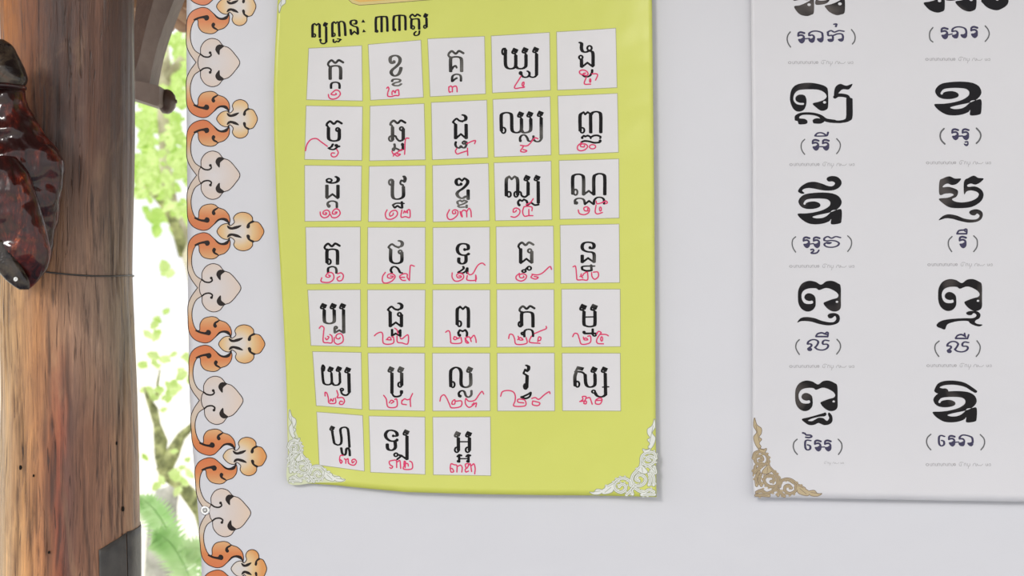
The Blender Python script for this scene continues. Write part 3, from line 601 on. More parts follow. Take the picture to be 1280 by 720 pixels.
# ------------------------------------------------------------------ the white poster
RPL = lerp_tab([(-200, 936), (0, 937.5), (200, 940), (620, 940)])
rpo = empty('vowel_poster', P3(1200, 622), 'white poster with large black ornate letters and navy captions in brackets', 'poster')
grid_sheet('sheet', 90, 90, RPL, one(1400), one(-230), lambda s: 619.8 + s * 7.2, h_right, M['paper2'], rpo)
R1, R2, R3, R4 = [on(h_right, d) for d in (.12, .2, .3, .4)]
SC = 720 / 130
TWO = '208,290 220,262 250,240 300,230 370,226 440,232 485,252 505,285 500,315 470,345 420,365 360,378 320,388 305,396 330,404 370,402 400,390 425,368 440,350 470,346 505,345 505,420 492,440 435,445 434,410 420,425 380,440 330,446 280,440 235,415 208,388 206,372 260,370 320,362 380,345 420,320 428,295 410,275 370,268 310,268 265,275 245,295 244,308 255,310 262,298 285,290 320,288 350,298 360,313 350,328 310,339 260,338 225,322'
PO = '205,280 210,230 235,190 280,172 325,178 365,198 400,176 440,172 480,188 500,210 502,300 500,360 475,382 440,382 405,360 382,328 400,315 440,300 475,290 485,272 470,250 430,228 395,222 352,236 330,224 280,225 245,240 230,270 235,305 255,328 290,332 310,325 305,309 285,312 262,305 250,290 255,270 275,258 300,262 322,280 328,310 325,350 300,378 265,384 230,365 210,330'
def xf(txt, src, dst):
    out = []
    for q in txt.split():
        a, b = map(float, q.split(','))
        out.append((dst[0] + (a - src[0]) / (src[2] - src[0]) * (dst[2] - dst[0]), dst[1] + (b - src[1]) / (src[3] - src[1]) * (dst[3] - dst[1])))
    return out
def big(items, ox, oy, sc, extra=()):
    a = Art(); parse(a, items, ox, oy, sc)
    for p, cut in extra: a.poly([(ox + x / sc, oy + y / sc) for x, y in p], True, cut)
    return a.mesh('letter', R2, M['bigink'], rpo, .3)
TB = (206, 226, 505, 446); PB = (205, 172, 502, 384)
hole = lambda x, y, r: ([(x + r * math.cos(q), y + r * .8 * math.sin(q)) for q in np.linspace(0, 6.28, 9)[:-1]], True)
big('b 190,108 270,92 360,55 430,12 470,-60 482,-60 484,190 440,235 380,252 290,235 225,180;b 180,20 180,-60 480,-60 400,12 290,6;b 515,5 560,20 640,20 720,0 690,50 620,78 510,80;b 648,98 740,75 830,40 890,0 910,-60 940,-60 945,185 880,232 810,237 720,195 672,145', 976, 0, 12, [hole(412, 82, 26), hole(872, 70, 28)])
big('b 38,55 130,35 220,5 290,-60 345,-60 350,145 300,190 230,200 140,170 80,120;b 370,15 380,-40 560,-30 500,18;b 512,40 620,10 740,-60 820,-60 822,125 770,175 690,182 590,135;b 900,15 1000,-60 1200,-90 1300,-20 1290,80 1190,150 1110,165 1000,130 930,70', 1150, 0, 12, [hole(275, 25, 26), hole(748, 8, 26), hole(1138, 0, 26)])
big('b 120,280 130,235 160,208 220,198 280,205 320,220 333,245 334,330 322,350 295,355 265,335 248,315 280,305 308,295 325,278 315,255 280,238 220,235 170,240 145,262 140,295 160,318 195,322 198,312 175,310 155,300 152,280 170,265 200,268 212,290 210,325 195,352 165,360 140,345 125,315;s 160,405 162,385 190,372 245,372 290,385 305,405 290,420 262,420;s 175,405 200,408 205,422 180,425;d 190 415 26 15;d 275 412 28 15;m 300,392 325,408 370,415;n 352,415 400,417 440,408 453,385 453,290;m 453,300 440,275 395,268 372,278;b 370,280 372,228 400,205 435,215 470,205 450,235 410,238', 960, 60, 4.5, [hole(314, 308, 9)])
big('b 205,215 225,185 270,158 320,152 370,165 410,180 440,183 460,165 445,150 415,150 402,135 410,120 440,112 475,118 500,140 505,165 490,190 460,207 420,213 370,210 320,200 280,195 245,202 234,214 250,230 235,235 215,228', 960, 200, SC, [(xf(TWO, TB, TB), False)])
big('', 1140, 60, 4.5, [(xf(TWO, TB, (122, 192, 383, 382)), False)])
big('b 183,240 183,150 205,130 250,115 290,130 332,132 305,165 270,175 240,165 215,175 206,190 250,188 300,205 312,225 300,255 270,272 290,288 340,295 400,285 440,265 455,240 440,222 400,212 370,220 353,238 353,150 385,125 420,110 450,125 488,131 460,160 430,172 400,165 375,175 382,187 430,185 470,205 488,240 475,280 440,310 390,330 310,335 250,328 205,300 180,270 240,262 280,245 265,233 225,234;b 178,418 205,390 245,377 300,385 350,405 400,413 440,410 460,390 445,372 425,385 400,380 388,362 405,348 440,342 472,355 483,380 470,412 435,430 380,434 320,422 270,408 225,405', 1140, 200, SC)
big('b 200,460 225,430 265,422 320,430 370,448 420,458 455,455 470,435 462,415 440,430 420,430 410,412 425,398 460,395 488,408 495,435 485,460 455,475 410,480 350,470 300,455 255,450 225,452', 960, 320, SC, [(xf(PO, PB, PB), False), hole(475, 317, 9)])
big('b 165,475 185,455 220,442 280,434 360,430 410,430 435,420 438,405 420,395 405,408 380,408 368,395 385,382 420,380 450,385 467,405 460,430 435,445 430,460 450,470 482,475 460,487 425,480 395,465 380,450 320,450 270,460 238,475 222,508 195,500 170,490', 1140, 320, SC, [(xf(PO, PB, (175, 160, 478, 380)), False), hole(450, 310, 9)])
big('b 232,408 280,395 340,378 375,368 395,362 402,375 390,388 350,392 300,405 275,418 300,422 325,410 350,398 380,402 405,420 420,400 412,375 420,362 440,385 443,420 425,442 390,450 365,442 345,435 315,448 280,448 250,430', 960, 450, SC, [(xf(PO, PB, (185, 142, 479, 352)), False), hole(452, 286, 9)])
big('b 130,178 150,142 190,125 250,123 310,135 360,165 386,186 375,196 352,185 310,160 250,148 195,150 162,162 176,169 200,170 213,182 208,198 185,205 150,200 132,190', 1140, 450, 4.8, [(xf(TWO, TB, (122, 185, 382, 373)), False)])
CAP = [  # ox, oy, scale, caption, brackets
(976,0,12,'R 245,485;t 340,592 420,585;s 415,545 415,510 460,482 530,478 600,500 613,540 615,590;s 418,545 460,535 485,560 485,600;b 405,600 450,590 480,570 495,600 485,635 455,650 420,632;b 533,590 580,585 610,565 627,600 615,630 590,645 550,625;s 785,375 820,372 812,410;s 690,492 740,470 790,492 860,470 930,480;s 692,500 702,545 750,540 768,565 766,615;s 780,540 840,518 900,522 918,560 915,600;b 688,602 730,594 775,600 765,630 730,638 700,628;b 845,600 890,590 928,570 925,612 900,632 865,625','130,490 95,540 85,600 100,660 135,715;1045,455 1085,510 1100,570 1090,630 1060,670'),
(1150,0,12,'R 300,423;t 395,535 465,520;s 468,485 470,448 520,418 590,415 655,438 675,480 675,530;s 472,482 520,475 545,500 545,540;b 463,540 505,530 540,510 556,540 545,575 515,585 480,570;b 593,530 640,525 670,505 687,540 675,570 650,582 610,565;R 745,405','175,425 135,480 125,550 140,610 175,640;960,400 1000,450 1020,515 1000,580 960,630'),
(980,160,13.09,'R 455,190 1.05;t 550,310 630,310;R 620,190 1.05;s 500,128 535,92 590,82 640,97 690,130 710,75;s 500,135 560,138 680,135','330,190 285,240 272,310 290,380 330,435;850,180 900,240 910,300 890,370 850,425'),
(980,285,13.09,'R 310,145 1.05;t 410,265 480,255;R 475,145 1.05;m 435,355 470,350 480,375 440,410 500,415 540,400 565,365;s 652,205 655,168 710,142 770,168 840,142 915,158;s 655,205 700,212 760,205 840,215 892,248 870,290 790,315 700,310 655,280 662,252 700,245;b 680,235 720,230 775,240 740,262 695,258','185,145 140,190 128,260 145,330 185,395;1035,130 1085,185 1098,250 1080,320 1035,385'),
(1165,140,9.6,'R 225,205 .78;t 300,295 350,292;R 350,205 .78;t 385,365 415,362 415,395;b 370,385 400,392 425,385 410,410 385,408','130,205 95,245 85,295 100,345 140,388;520,200 560,245 572,290 555,340 520,380'),
(1170,280,12,'R 335,185 1.02;m 302,140 330,102 400,92;m 300,148 440,148;m 442,148 447,115;o 430 95 24','225,190 180,240 170,300 185,360 220,415;550,180 595,230 605,300 590,360 550,415'),
(985,405,12,'s 290,298 300,265 350,237 410,237 448,265 435,310 402,350;s 290,300 340,300 345,330 300,365;b 285,368 320,350 355,375 340,400 300,398;s 400,352 440,380 510,390 570,370 598,330 578,302 522,302 517,265 550,242 605,250;m 415,180 440,147 500,132 560,152;m 415,187 590,188;o 580 140 24;m 590,185 596,155','165,235 125,280 112,345 130,400 165,455;730,230 770,280 782,340 765,395 725,450'),
(1155,405,12,'s 337,328 347,295 397,264 457,264 498,295 482,338 452,378;s 337,330 387,330 392,358 347,392;b 332,395 367,378 402,402 387,430 347,428;s 450,380 487,406 557,416 620,396 645,358 625,332 570,330 564,292 597,268 652,276;m 462,208 490,172 550,157 610,187;m 462,215 640,215;m 640,212 656,162;m 595,140 600,172','215,255 165,300 152,360 170,425 210,485;780,250 820,310 828,360 810,430 770,485'),
(980,530,12,'m 275,130 310,140 325,160 390,165 410,185 370,200 320,195;s 392,245 340,238 312,262 312,350 340,383 382,370 383,325 348,308;R 450,235 .97;t 545,340 600,340;R 600,235 .97','190,225 145,270 132,335 150,400 190,450;805,225 850,280 858,345 840,400 805,450'),
(1145,530,12,'s 412,182 365,168 333,192 333,290 365,323 405,302 403,255 372,242;R 475,165 .95;t 565,270 625,265;s 640,220 642,192 680,163 740,165 815,190 832,222 835,270;m 640,215 690,220 710,250 705,280;b 625,280 665,270 700,255 715,285 700,320 665,325 635,310;b 755,280 800,275 830,260 840,300 815,325 780,315','210,150 160,200 145,265 165,330 205,380;950,155 1000,210 1012,270 995,330 955,380'),
]
for ox, oy, sc, t1, t2 in CAP:
    parse(Art(), t1, ox, oy, sc).mesh('caption', R2, M['navy'], rpo, .3, grow=.28, label='navy caption')
    for t_ in t2.split(';'): parse(Art(), t_, ox, oy, sc, 1.55).mesh('bracket_mark', R2, M['grey'], rpo)
def footer(x, y, s=1.0, part=False):
    a = Art(); t = ''
    if not part:
        t += 'o 110 630 28 24;'
        for i in range(9):
            q = 155 + i * 43
            t += f't {q},648 {q},615 {q+14},608 {q+26},616 {q+26},648;' if i % 2 else f't {q},612 {q+4},645 {q+16},650 {q+28},642 {q+28},610;'
        t += 'o 555 628 20 24;'
    t += 't 630,612 632,645 660,650 665,612;t 640,600 665,590 700,598;t 710,650 712,615 735,608 745,650;t 765,610 768,648 800,648 802,612;t 780,655 778,675 770,690;'
    t += 't 850,650 862,618 885,606;t 895,612 898,646 915,646 918,615 935,640 950,646;t 955,640 985,645 1015,620;t 1060,615 1064,645 1085,645 1090,615 1098,645;t 1110,625 1135,612 1140,645 1112,645'
    parse(a, t, x - 80 / 13.09 * s, y - 630 / 13.09 * s, 13.09 / s, .75)
    a.mesh('small_print', R1, M['faint'], rpo, .36)
for x, y in ((984, 79), (986, 206), (986, 333), (986, 458), (1155, 75), (1156, 204), (1158, 331), (1157, 457), (1155, 580)): footer(x, y)
footer(1003, 578, .62, True)
corner(940.2, 620, 1, 1, (R1, R2, R3, R4), M['golddark'], M['gold'], 1.0, rpo, 'gold scroll ornament in the lower left corner')

# ------------------------------------------------------------------ the wooden post
PY = -.01
post = empty('wooden_post', P3(87, 1860), 'thick round weathered log post left of the banner', 'post')
PCX = lerp_tab([(-300, 82), (0, 84), (340, 84), (480, 86), (720, 89), (1900, 92)])
PR = lerp_tab([(-300, 79), (0, 79.5), (340, 79), (400, 80.5), (520, 82), (720, 84), (1900, 88)])
PL = lerp_tab([(-300, 0), (0, 0), (1900, 0)])
def post_pt(th, py, dr=0.0):
    """th 0 faces the camera, positive towards the right"""
    cx = float(PCX(py)); r = float(PR(py)) * K
    a = noise.noise(Vector((math.cos(th) * 1.2, math.sin(th) * 1.2, py * .004))) * .0035
    a += noise.noise(Vector((math.cos(th) * 7, math.sin(th) * 7, py * .003 + 5))) * .0016
    rr = r + a + dr
    c0 = P3(cx, py, PY)
    return Vector((c0.x + rr * math.sin(th), PY - rr * math.cos(th), CAMZ + (360 - py) * K))
v = []; f = []; gr = []
NTH = 200; rows = [-515, -490, -440, -380, -340] + [(-300 + i * 4) for i in range(276)] + [820 + i * 40 for i in range(1, 27)]
def gline(th, x0, w): return math.exp(-((th - x0) / w) ** 2)
random.seed(4)
cracks = [(random.uniform(-1.35, 1.35), random.uniform(250, 700), random.uniform(20, 90), random.uniform(.006, .014), random.uniform(-.0006, .0006)) for _ in range(46)]
cracks += [(-.03, 640, 150, .028, .00005), (.04, 600, 90, .016, .0), (-.22, 120, 60, .012, .0006), (-1.25, 560, 60, .05, .0), (.30, 480, 60, .02, .0003), (.15, 120, 70, .012, .0)]
for py in rows:
    for i in range(NTH):
        th = 2 * math.pi * i / NTH; th_ = th if th < math.pi else th - 2 * math.pi
        g = 0
        if abs(th_) < 1.7:
            for a0, cy, ln, w_, sl_ in cracks:
                dy = (py - cy) / ln
                if abs(dy) < 2.2:
                    g += gline(th_, a0 + sl_ * (py - cy) + .012 * math.sin(py / 17 + a0 * 9), w_ * 1.6) * math.exp(-dy * dy)
        g = min(g, 1.2); gr.append(g * .8)
        v.append(post_pt(th, py, -.0026 * g))
nr = len(rows)
for j in range(nr - 1):
    for i in range(NTH):
        a = j * NTH + i; b = j * NTH + (i + 1) % NTH; f.append((a, a + NTH, b + NTH, b))
f.append(tuple(range(NTH))); f.append(tuple(range((nr - 1) * NTH + NTH - 1, (nr - 1) * NTH - 1, -1)))
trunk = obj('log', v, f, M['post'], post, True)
at = trunk.data.attributes.new('groove', 'FLOAT', 'POINT'); at.data.foreach_set('value', gr)
def th_of(px, py):
    # angle on the round post that shows at photo column px
    best = min((abs(640 + p.x * 1000 * CAMD / (CAMD + p.y) - px), t) for t in np.linspace(-1.5, 1.5, 241) for p in (post_pt(t, py),))
    return float(best[1])
for px, py, r in ((25.5, 585, 1.9), (154, 643, 2.0), (42, 594, 1.1), (146, 558, 1.6), (61, 689, 1.2)):
    py = 360 + (py - 360) * .952; c = post_pt(th_of(px, py), py, .0004); th = th_of(px, py); vv = []
    for q in range(12):
        a = q * math.pi / 6; t_ = Vector((math.cos(th), math.sin(th), 0))
        vv.append(c + t_ * r * .8 * K * math.cos(a) + Vector((0, 0, 1)) * r * 1.5 * K * math.sin(a))
    vv += [p + Vector((math.sin(th), -math.cos(th), 0)) * -.003 for p in vv]
    obj('nail_hole', vv, [tuple(range(12))] + [(i, (i + 1) % 12, 12 + (i + 1) % 12, 12 + i) for i in range(12)], M['hole'], post)
# charcoal sheet wrapped round the foot of the visible part
def sleeve(th0, th1, topf, name):
    vv = []; ff = []; n = 14; mrow = 16
    for dr in (.0016, .0002):
        for j in range(mrow + 1):
            for i in range(n + 1):
                th = th0 + (th1 - th0) * i / n; py = topf(i / n) + (830 - topf(i / n)) * j / mrow
                vv.append(post_pt(th, py, dr))
    N1 = (n + 1) * (mrow + 1)
    for j in range(mrow):
        for i in range(n):
            a = j * (n + 1) + i; ff.append((a, a + n + 1, a + n + 2, a + 1)); ff.append((N1 + a, N1 + a + 1, N1 + a + n + 2, N1 + a + n + 1))
    for i in range(n): ff.append((i, i + 1, N1 + i + 1, N1 + i))
    for j in range(mrow): a = j * (n + 1); ff.append((a, N1 + a, N1 + a + n + 1, a + n + 1))
    o = obj(name, vv, ff, M['sleeve'], post, True); o['label'] = 'charcoal metal patch wrapped on the lower right side'
sleeve(th_of(124, 690), th_of(157, 690), lambda s: 674 - 15 * s, 'metal_patch')
sleeve(th_of(158.5, 690), 2.3, lambda s: 658 - 4 * s, 'metal_patch')

def tube(pts, rad, n=8, cap=True):
    v = []; f = []; P = [Vector(p) for p in pts]; L = len(P)
    up = Vector((0, 0, 1))
    for i, p in enumerate(P):
        d = (P[min(i + 1, L - 1)] - P[max(i - 1, 0)]).normalized()
        a = d.cross(up); a = a.normalized() if a.length > .05 else d.cross(Vector((0, 1, 0))).normalized(); b = d.cross(a)
        r = rad[i] if isinstance(rad, (list, tuple)) else rad
        for k in range(n):
            q = 2 * math.pi * k / n; v.append(p + a * r * math.cos(q) + b * r * math.sin(q))
    for i in range(L - 1):
        for k in range(n): f.append((i * n + k, i * n + (k + 1) % n, (i + 1) * n + (k + 1) % n, (i + 1) * n + k))
    if cap: f.append(tuple(range(n - 1, -1, -1))); f.append(tuple((L - 1) * n + k for k in range(n)))
    return v, f
wp = []
for i in range(90):
    th = 2 * math.pi * i / 90; t_ = th if th < math.pi else th - 2 * math.pi
    px = 84 + 79 * math.sin(th)
    wp.append(post_pt(th, 341 + 5 * math.sin(th) + 1.5 * math.sin(3 * th), .0013))
v, f = tube(wp + wp[:1], .0011, 6, False)
tag(obj('wire', v, f, M['wire'], None, True), 'thin dark wire tied around the log post', 'wire')

# ------------------------------------------------------------------ the lacquered carving hanging on the post
carv = empty('wood_carving', P3(20, 362, -.13), 'glossy dark red lacquered wood carving tied to the log post', 'carving')
CY = -.142
def loft(name, prof, yc, m, depth=.6, lump=.002, seed=0, n=40, sub=4):
    """prof rows: py, left px, right px"""
    pr = np.array(prof, float); ys = np.linspace(pr[0, 0], pr[-1, 0], (len(pr) - 1) * sub + 1)
    from_ = lambda c: np.interp(ys, pr[:, 0], pr[:, c])
    k = np.array([.25, .5, .25])
    Lx, Rx = from_(1), from_(2)
    for _ in range(2):
        Lx[1:-1] = np.convolve(Lx, k, 'valid'); Rx[1:-1] = np.convolve(Rx, k, 'valid')
    v = []; f = []
    for y, l, r in zip(ys, Lx, Rx):
        c = P3((l + r) / 2, y, yc); w = max(.0004, (r - l) / 2 * K * (CAMD + yc) / CAMD)
        for i in range(n):
            a = 2 * math.pi * i / n; s_, c_ = math.sin(a), math.cos(a)
            q = Vector((c.x + w * s_, yc - min(w, .05) * depth * c_, c.z))
            d = noise.noise(q * 38 + Vector((seed, 0, 0))) * lump + noise.noise(q * 90 + Vector((seed, 3, 0))) * lump * .4
            q += Vector((s_, -c_, 0)) * d * (.25 + .75 * abs(c_)); v.append(q)
    L = len(ys)
    for j in range(L - 1):
        for i in range(n): f.append((j * n + i, (j + 1) * n + i, (j + 1) * n + (i + 1) % n, j * n + (i + 1) % n))
    f.append(tuple(range(n))); f.append(tuple((L - 1) * n + n - 1 - i for i in range(n)))
    return obj(name, v, f, m, carv, True)
loft('carved_cap', [(49, 0, 4), (54, -10, 13), (62, -20, 19), (72, -28, 25), (84, -34, 30), (96, -37, 33.5), (103, -38, 33), (108, -36, 30)], CY, M['lacquer_dark'], .75, .004, 1)
loft('band', [(106, -34, 29), (108, -37, 32.5), (111, -37, 32.5), (113, -34, 29)], CY, M['lacquer'], .78, .0005, 3)
loft('carved_body', [(109, -34, 29), (122, -38, 32), (135, -42, 36.5), (150, -46, 44), (165, -52, 54), (178, -56, 65), (190, -58, 74), (202, -58, 79), (215, -58, 80), (235, -58, 79), (260, -56, 74), (285, -50, 69), (300, -44, 66), (318, -30, 64), (332, -15, 61), (342, 0, 54)], CY + .012, M['lacquer'], .62, .009, 5, 64, 8)
loft('carved_lobe', [(196, -50, 20), (215, -52, 36), (240, -50, 45), (265, -44, 52), (290, -34, 59), (310, -20, 62), (325, -8, 62), (338, 4, 58), (348, 14, 50), (356, 22, 43), (361, 29, 37)], CY - .022, M['lacquer'], .6, .004, 9, 64, 8)
loft('carved_flap', [(300, -20, 8), (315, -18, 16), (330, -10, 25), (345, 2, 34), (356, 14, 38), (362, 24, 36)], CY - .040, M['lacquer_dark'], .5, .001, 12)
c = P3(19.5, 349, CY - .058); v, f = ring_mesh(c, .0018, .0006, 18, 6); obj('nail', v, f, M['eyelet'], carv, True)

# ------------------------------------------------------------------ roof bracket and eave seen between post and banner
rb = empty('roof_bracket', P3(180, 110, .3), 'grey-brown curved wooden roof bracket with a round end knob behind the post', 'bracket')
BY = .30
def ribbon(name, left, right, y0, y1, m, parent, n=30):
    """solid between two pixel curves, y0..y1 in depth"""
    Lp = smooth(left, 6) if len(left) > 2 else np.array(left, float); Rp = smooth(right, 6) if len(right) > 2 else np.array(right, float)
    def rs(p, n):
        d = np.r_[0, np.cumsum(np.linalg.norm(np.diff(p, axis=0), axis=1))]; t = np.linspace(0, d[-1], n)
        return np.stack([np.interp(t, d, p[:, 0]), np.interp(t, d, p[:, 1])], -1)
    Lp, Rp = rs(Lp, n), rs(Rp, n); v = []; f = []
    mid = lambda px, py, y: Vector((P3(px, py, BY).x, y, P3(px, py, BY).z))
    for a, b in zip(Lp, Rp):
        v += [mid(*a, y0), mid(*b, y0), mid(*b, y1), mid(*a, y1)]
    for i in range(n - 1):
        for k in range(4): f.append((i * 4 + k, i * 4 + (k + 1) % 4, i * 4 + 4 + (k + 1) % 4, i * 4 + 4 + k))
    f.append((3, 2, 1, 0)); q = (n - 1) * 4; f.append((q, q + 1, q + 2, q + 3))
    return obj(name, v, f, m, parent)
ribbon('curved_brace', [(236, -120), (206, -40), (192, 0), (181, 40), (172, 78), (160, 112)], [(268, -120), (234, -40), (217.5, 0), (203, 38), (193, 72), (186, 108)], BY, BY + .05, M['beam'], rb)
ribbon('back_brace', [(190, -120), (172, -40), (166, 0), (160, 50), (150, 95)], [(240, -120), (208, -40), (193, 0), (182, 40), (166, 100)], BY + .02, BY + .09, M['beamdark'], rb)
ribbon('short_beam', [(110, 88), (160, 101), (203, 110)], [(110, 108), (160, 122), (203, 136)], BY - .03, BY + .05, M['beam'], rb, 6)
ribbon('beam_end', [(203, 110), (205.5, 112)], [(203, 136), (205.5, 133)], BY - .03, BY + .05, M['beam'], rb, 2)
kc = P3(207, 127, BY + .01)
v = []; f = []; n = 32
prof = [(-.010, .012), (-.004, .0205), (.003, .0215), (.008, .019), (.013, .012), (.0145, .0035), (.0165, .003), (.0168, .0004)]
for d, r in prof:
    for i in range(n):
        a = 2 * math.pi * i / n; v.append((kc.x + d, kc.y + r * .85 * math.cos(a), kc.z + r * .85 * math.sin(a)))
for j in range(len(prof) - 1):
    for i in range(n): f.append((j * n + i, j * n + (i + 1) % n, (j + 1) * n + (i + 1) % n, (j + 1) * n + i))
f.append(tuple(range(n - 1, -1, -1))); f.append(tuple((len(prof) - 1) * n + i for i in range(n)))
obj('end_knob', v, f, M['knob'], rb, True)
# eave: board with a row of rounded tile ends
EY = 1.0
eave = empty('roof_eave', P3(260, 0, EY), 'brown tiled roof eave at the top behind the banner edge', 'roof')
e0 = P3(120, 0, EY); e1 = P3(700, 0, EY)
slab('fascia_board', e0.x, e1.x, EY, EY + .03, P3(0, 4, EY).z, P3(0, -60, EY).z, M['tile'], None, eave)
for i in range(26):
    cx = e0.x + .012 + i * .034; zc = P3(0, 6, EY).z; v = []; f = []; n = 10
    for y in (EY - .02, EY + .25):
        for k in range(n + 1):
            a = math.pi * k / n; v.append((cx + .015 * math.cos(a), y, zc + (y - EY) * -.0 - .010 * math.sin(a)))
    for k in range(n): f.append((k, k + 1, n + 2 + k, n + 1 + k))
    f.append(tuple(range(n, -1, -1))); f.append(tuple(range(n + 1, 2 * n + 2))); f.append((0, n + 1, 2 * n + 1, n))
    obj('roof_tile', v, f, M['tile'], eave)

# ------------------------------------------------------------------ the garden
random.seed(11)
def leaves(name, centers, size, m, parent, kind='stuff'):
    v = []; f = []
    for c in centers:
        L = size * random.uniform(.7, 1.3); w = L * random.uniform(.28, .4)
        d = Vector((random.uniform(-1, 1), random.uniform(-.7, .7), random.uniform(-1.0, .4))).normalized()
        s = d.cross(Vector((random.uniform(-.4, .4), -1, random.uniform(-.6, .6)))).normalized(); u = s.cross(d)
        b = len(v)
        v += [c, c + d * L * .35 + s * w + u * w * .25, c + d * L * .75 + s * w * .7 + u * w * .1, c + d * L, c + d * L * .75 - s * w * .7 + u * w * .1, c + d * L * .35 - s * w + u * w * .25, c + d * L * .5 - u * w * .15]
        for k in range(6): f.append((b + k, b + (k + 1) % 6, b + 6))
    o = obj(name, v, f, m, parent)
    if kind: o['kind'] = kind
    return o
def blob_pts(n, boxes, y0, y1):
    out = []
    tot = sum(b[4] for b in boxes)
    for x0, y0_, x1, y1_, w in boxes:
        for _ in range(int(n * w / tot)):
            px = random.uniform(x0, x1); py = random.uniform(y0_, y1_)
            if noise.noise(Vector((px * .045, py * .045, w))) < -.05: continue
            out.append(P3(px, py, random.uniform(y0, y1)))
    return out
def gt(name, base, label, cat='tree', group=None): return empty(name, base, label, cat, group)
G = gt('leafy_tree', P3(205, 900, 3.0), 'pale-barked leafy tree in the garden between post and banner, top half')
pts = [P3(x, y, 3.0) for x, y in ((285, 1250), (280, 800), (268, 430), (243, 330), (216, 265), (206, 205), (204, 150), (206, 90), (200, 20), (205, -120))]
v, f = tube(pts, [.07, .06, .045, .033, .022, .019, .020, .022, .02, .014], 12); obj('trunk', v, f, M['bark'], G, True)
v, f = tube([P3(230, 318, 3), P3(222, 290, 2.95), P3(210, 262, 2.9), P3(188, 238, 2.9), (P3(172, 226, 2.9))], [.02, .018, .014, .009, .004], 10); obj('branch', v, f, M['mossbark'], G, True)
v, f = tube([P3(206, 100, 3), P3(240, 60, 2.95), P3(330, 10, 2.9)], [.018, .014, .006], 10); obj('branch', v, f, M['bark'], G, True)
leaves('foliage', blob_pts(4600, [(-60, -100, 330, 30, .9), (196, 40, 330, 110, .8), (165, 90, 260, 130, .3), (165, 140, 190, 180, .2), (206, 140, 300, 225, .9), (170, 190, 215, 245, .25), (205, 225, 260, 262, .3)], 2.6, 3.8), .032, M['leaf'], G)
leaves('far_foliage', blob_pts(2900, [(-700, -160, -14, 330, 1.6), (300, -160, 700, 300, 1), (190, 60, 300, 240, .3), (165, 250, 240, 285, .05)], 3.4, 4.4), .06, M['leaf2'], G)
G2 = gt('mossy_tree', P3(205, 1300, 2.2), 'mossy forked trunk with sparse leaves in the garden, behind the banner edge')
v, f = tube([P3(290, 1500, 2.2), P3(280, 760, 2.2), P3(256, 640, 2.2), P3(226, 606, 2.2), P3(208, 592, 2.2), P3(200, 572, 2.2), P3(201, 552, 2.2), P3(196, 530, 2.2), P3(192, 512, 2.2), P3(184, 496, 2.2), P3(180, 484, 2.2)], [.07, .05, .03, .018, .023, .015, .020, .010, .013, .006, .003], 12); obj('trunk', v, f, M['mossbark'], G2, True)
v, f = tube([P3(204, 590, 2.2), P3(216, 566, 2.2), P3(226, 546, 2.2), P3(245, 528, 2.2), P3(300, 480, 2.2)], [.022, .020, .013, .008, .004], 12); obj('branch', v, f, M['mossbark'], G2, True)
v, f = tube([P3(196, 500, 2.2), P3(197, 478, 2.2), P3(200, 462, 2.2)], [.005, .004, .002], 8); obj('branch', v, f, M['mossbark'], G2, True)
leaves('foliage', blob_pts(190, [(196, 392, 206, 412, .1), (178, 405, 196, 416, .06), (218, 340, 235, 352, .1), (178, 430, 232, 460, .22), (196, 470, 236, 515, .7), (176, 478, 200, 500, .12), (165, 565, 190, 610, .35), (196, 560, 232, 610, .35), (240, 400, 320, 560, .6), (205, 335, 225, 345, .05)], 2.0, 2.4), .035, M['leaf'], G2)
G3 = gt('tree_stump', P3(208, 1200, 2.8), 'tall grey tree stump rising behind the fern', 'tree')
v = []; f = []; n = 24
for j, (py, w, cx) in enumerate([(606, 13, 212), (612, 14.5, 209), (630, 16.5, 205), (660, 18, 203), (700, 20, 203), (740, 22, 203), (800, 25, 203), (1000, 30, 203)]):
    for i in range(n):
        a = 2 * math.pi * i / n; c = P3(cx, py, 2.8); r = w * K * (CAMD + 2.8) / CAMD * (1 + .14 * noise.noise(Vector((math.cos(a) * 2, math.sin(a) * 2, py * .03))))
        v.append((c.x + r * math.cos(a), 2.8 + r * math.sin(a), c.z + (.02 * math.cos(a) if j == 0 else 0)))
for j in range(7):
    for i in range(n): f.append((j * n + i, j * n + (i + 1) % n, (j + 1) * n + (i + 1) % n, (j + 1) * n + i))
f.append(tuple(range(n - 1, -1, -1))); obj('stump', v, f, M['greybark'], G3, True)
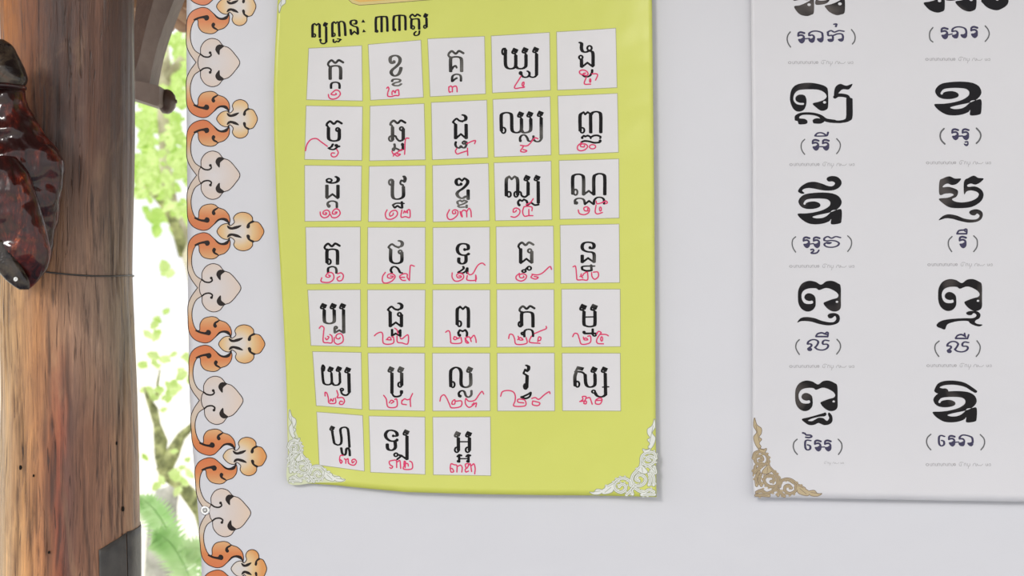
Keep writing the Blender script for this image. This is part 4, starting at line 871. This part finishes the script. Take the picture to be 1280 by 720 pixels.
def frond(name, p0, p1, sag, ln, parent, nl=26):
    p0, p1 = Vector(p0), Vector(p1); v = []; f = []; ax = []
    for i in range(nl + 1):
        t = i / nl; ax.append(p0.lerp(p1, t) + Vector((0, 0, sag * 4 * t * (1 - t))))
    vv, ff = tube(ax, [.003 * (1 - .8 * i / nl) for i in range(nl + 1)], 5); v += vv; f += ff
    for i in range(2, nl):
        t = i / nl; d = (ax[i + 1] - ax[i]).normalized(); s = d.cross(Vector((0, 1, 0))).normalized()
        L = ln * math.sin(math.pi * min(1, .12 + t * .9)) ** .6
        for sg in (-1, 1):
            tip = ax[i] + (s * sg + d * .45).normalized() * L + Vector((0, random.uniform(-.01, .01), -.15 * L)); b = len(v); w = d * .0045
            mid = ax[i].lerp(tip, .4)
            v += [ax[i] - w, mid - w * 1.3, tip, mid + w * 1.3, ax[i] + w]; f.append((b, b + 1, b + 2, b + 3, b + 4))
    return obj(name, v, f, M['fern'], parent)
FN = gt('fern', P3(222, 860, 1.6), 'green fern with arching fronds low in the garden, right of the post', 'plant')
for a, b, sg, ln in (((236, 735), (171, 622), .05, .055), ((250, 760), (190, 668), .05, .06), ((300, 745), (222, 690), .05, .05), ((260, 770), (330, 660), .06, .07), ((255, 780), (290, 640), .05, .07)):
    frond('frond', P3(*a, 1.7), P3(*b, 1.6), sg, ln, FN)
SH = gt('garden_shrub', P3(-20, 1000, 2.6), 'light green shrub peeking out left of the log post', 'shrub')
v, f = tube([P3(-40, 1300, 2.6), P3(-30, 700, 2.6), P3(-20, 560, 2.6)], [.02, .014, .005], 8); obj('stem', v, f, M['mossbark'], SH, True)
leaves('foliage', blob_pts(360, [(-160, 540, 8, 700, 1), (-200, 640, 8, 760, 1)], 2.4, 2.9), .05, M['leaf2'], SH)
rk = []; rf = []
RK = gt('garden_rock', P3(236, 725, 3.4), 'pale grey boulder at the bottom edge beside the fern', 'rock')
def rockm(c, r, seed):
    bm = bmesh.new(); bmesh.ops.create_icosphere(bm, subdivisions=3, radius=1)
    for q in bm.verts: q.co = Vector((q.co.x * r[0], q.co.y * r[1], q.co.z * r[2])) * (1 + .25 * noise.noise(q.co * 1.6 + Vector((seed, 0, 0)))) + c
    me = bpy.data.meshes.new('rock'); bm.to_mesh(me); bm.free(); me.materials.append(M['greybark']); me.shade_smooth()
    o = bpy.data.objects.new('boulder', me); COL.objects.link(o); o.parent = RK; o.location = -RK.location
rockm(P3(240, 800, 3.4), (.27, .2, .22), 3)
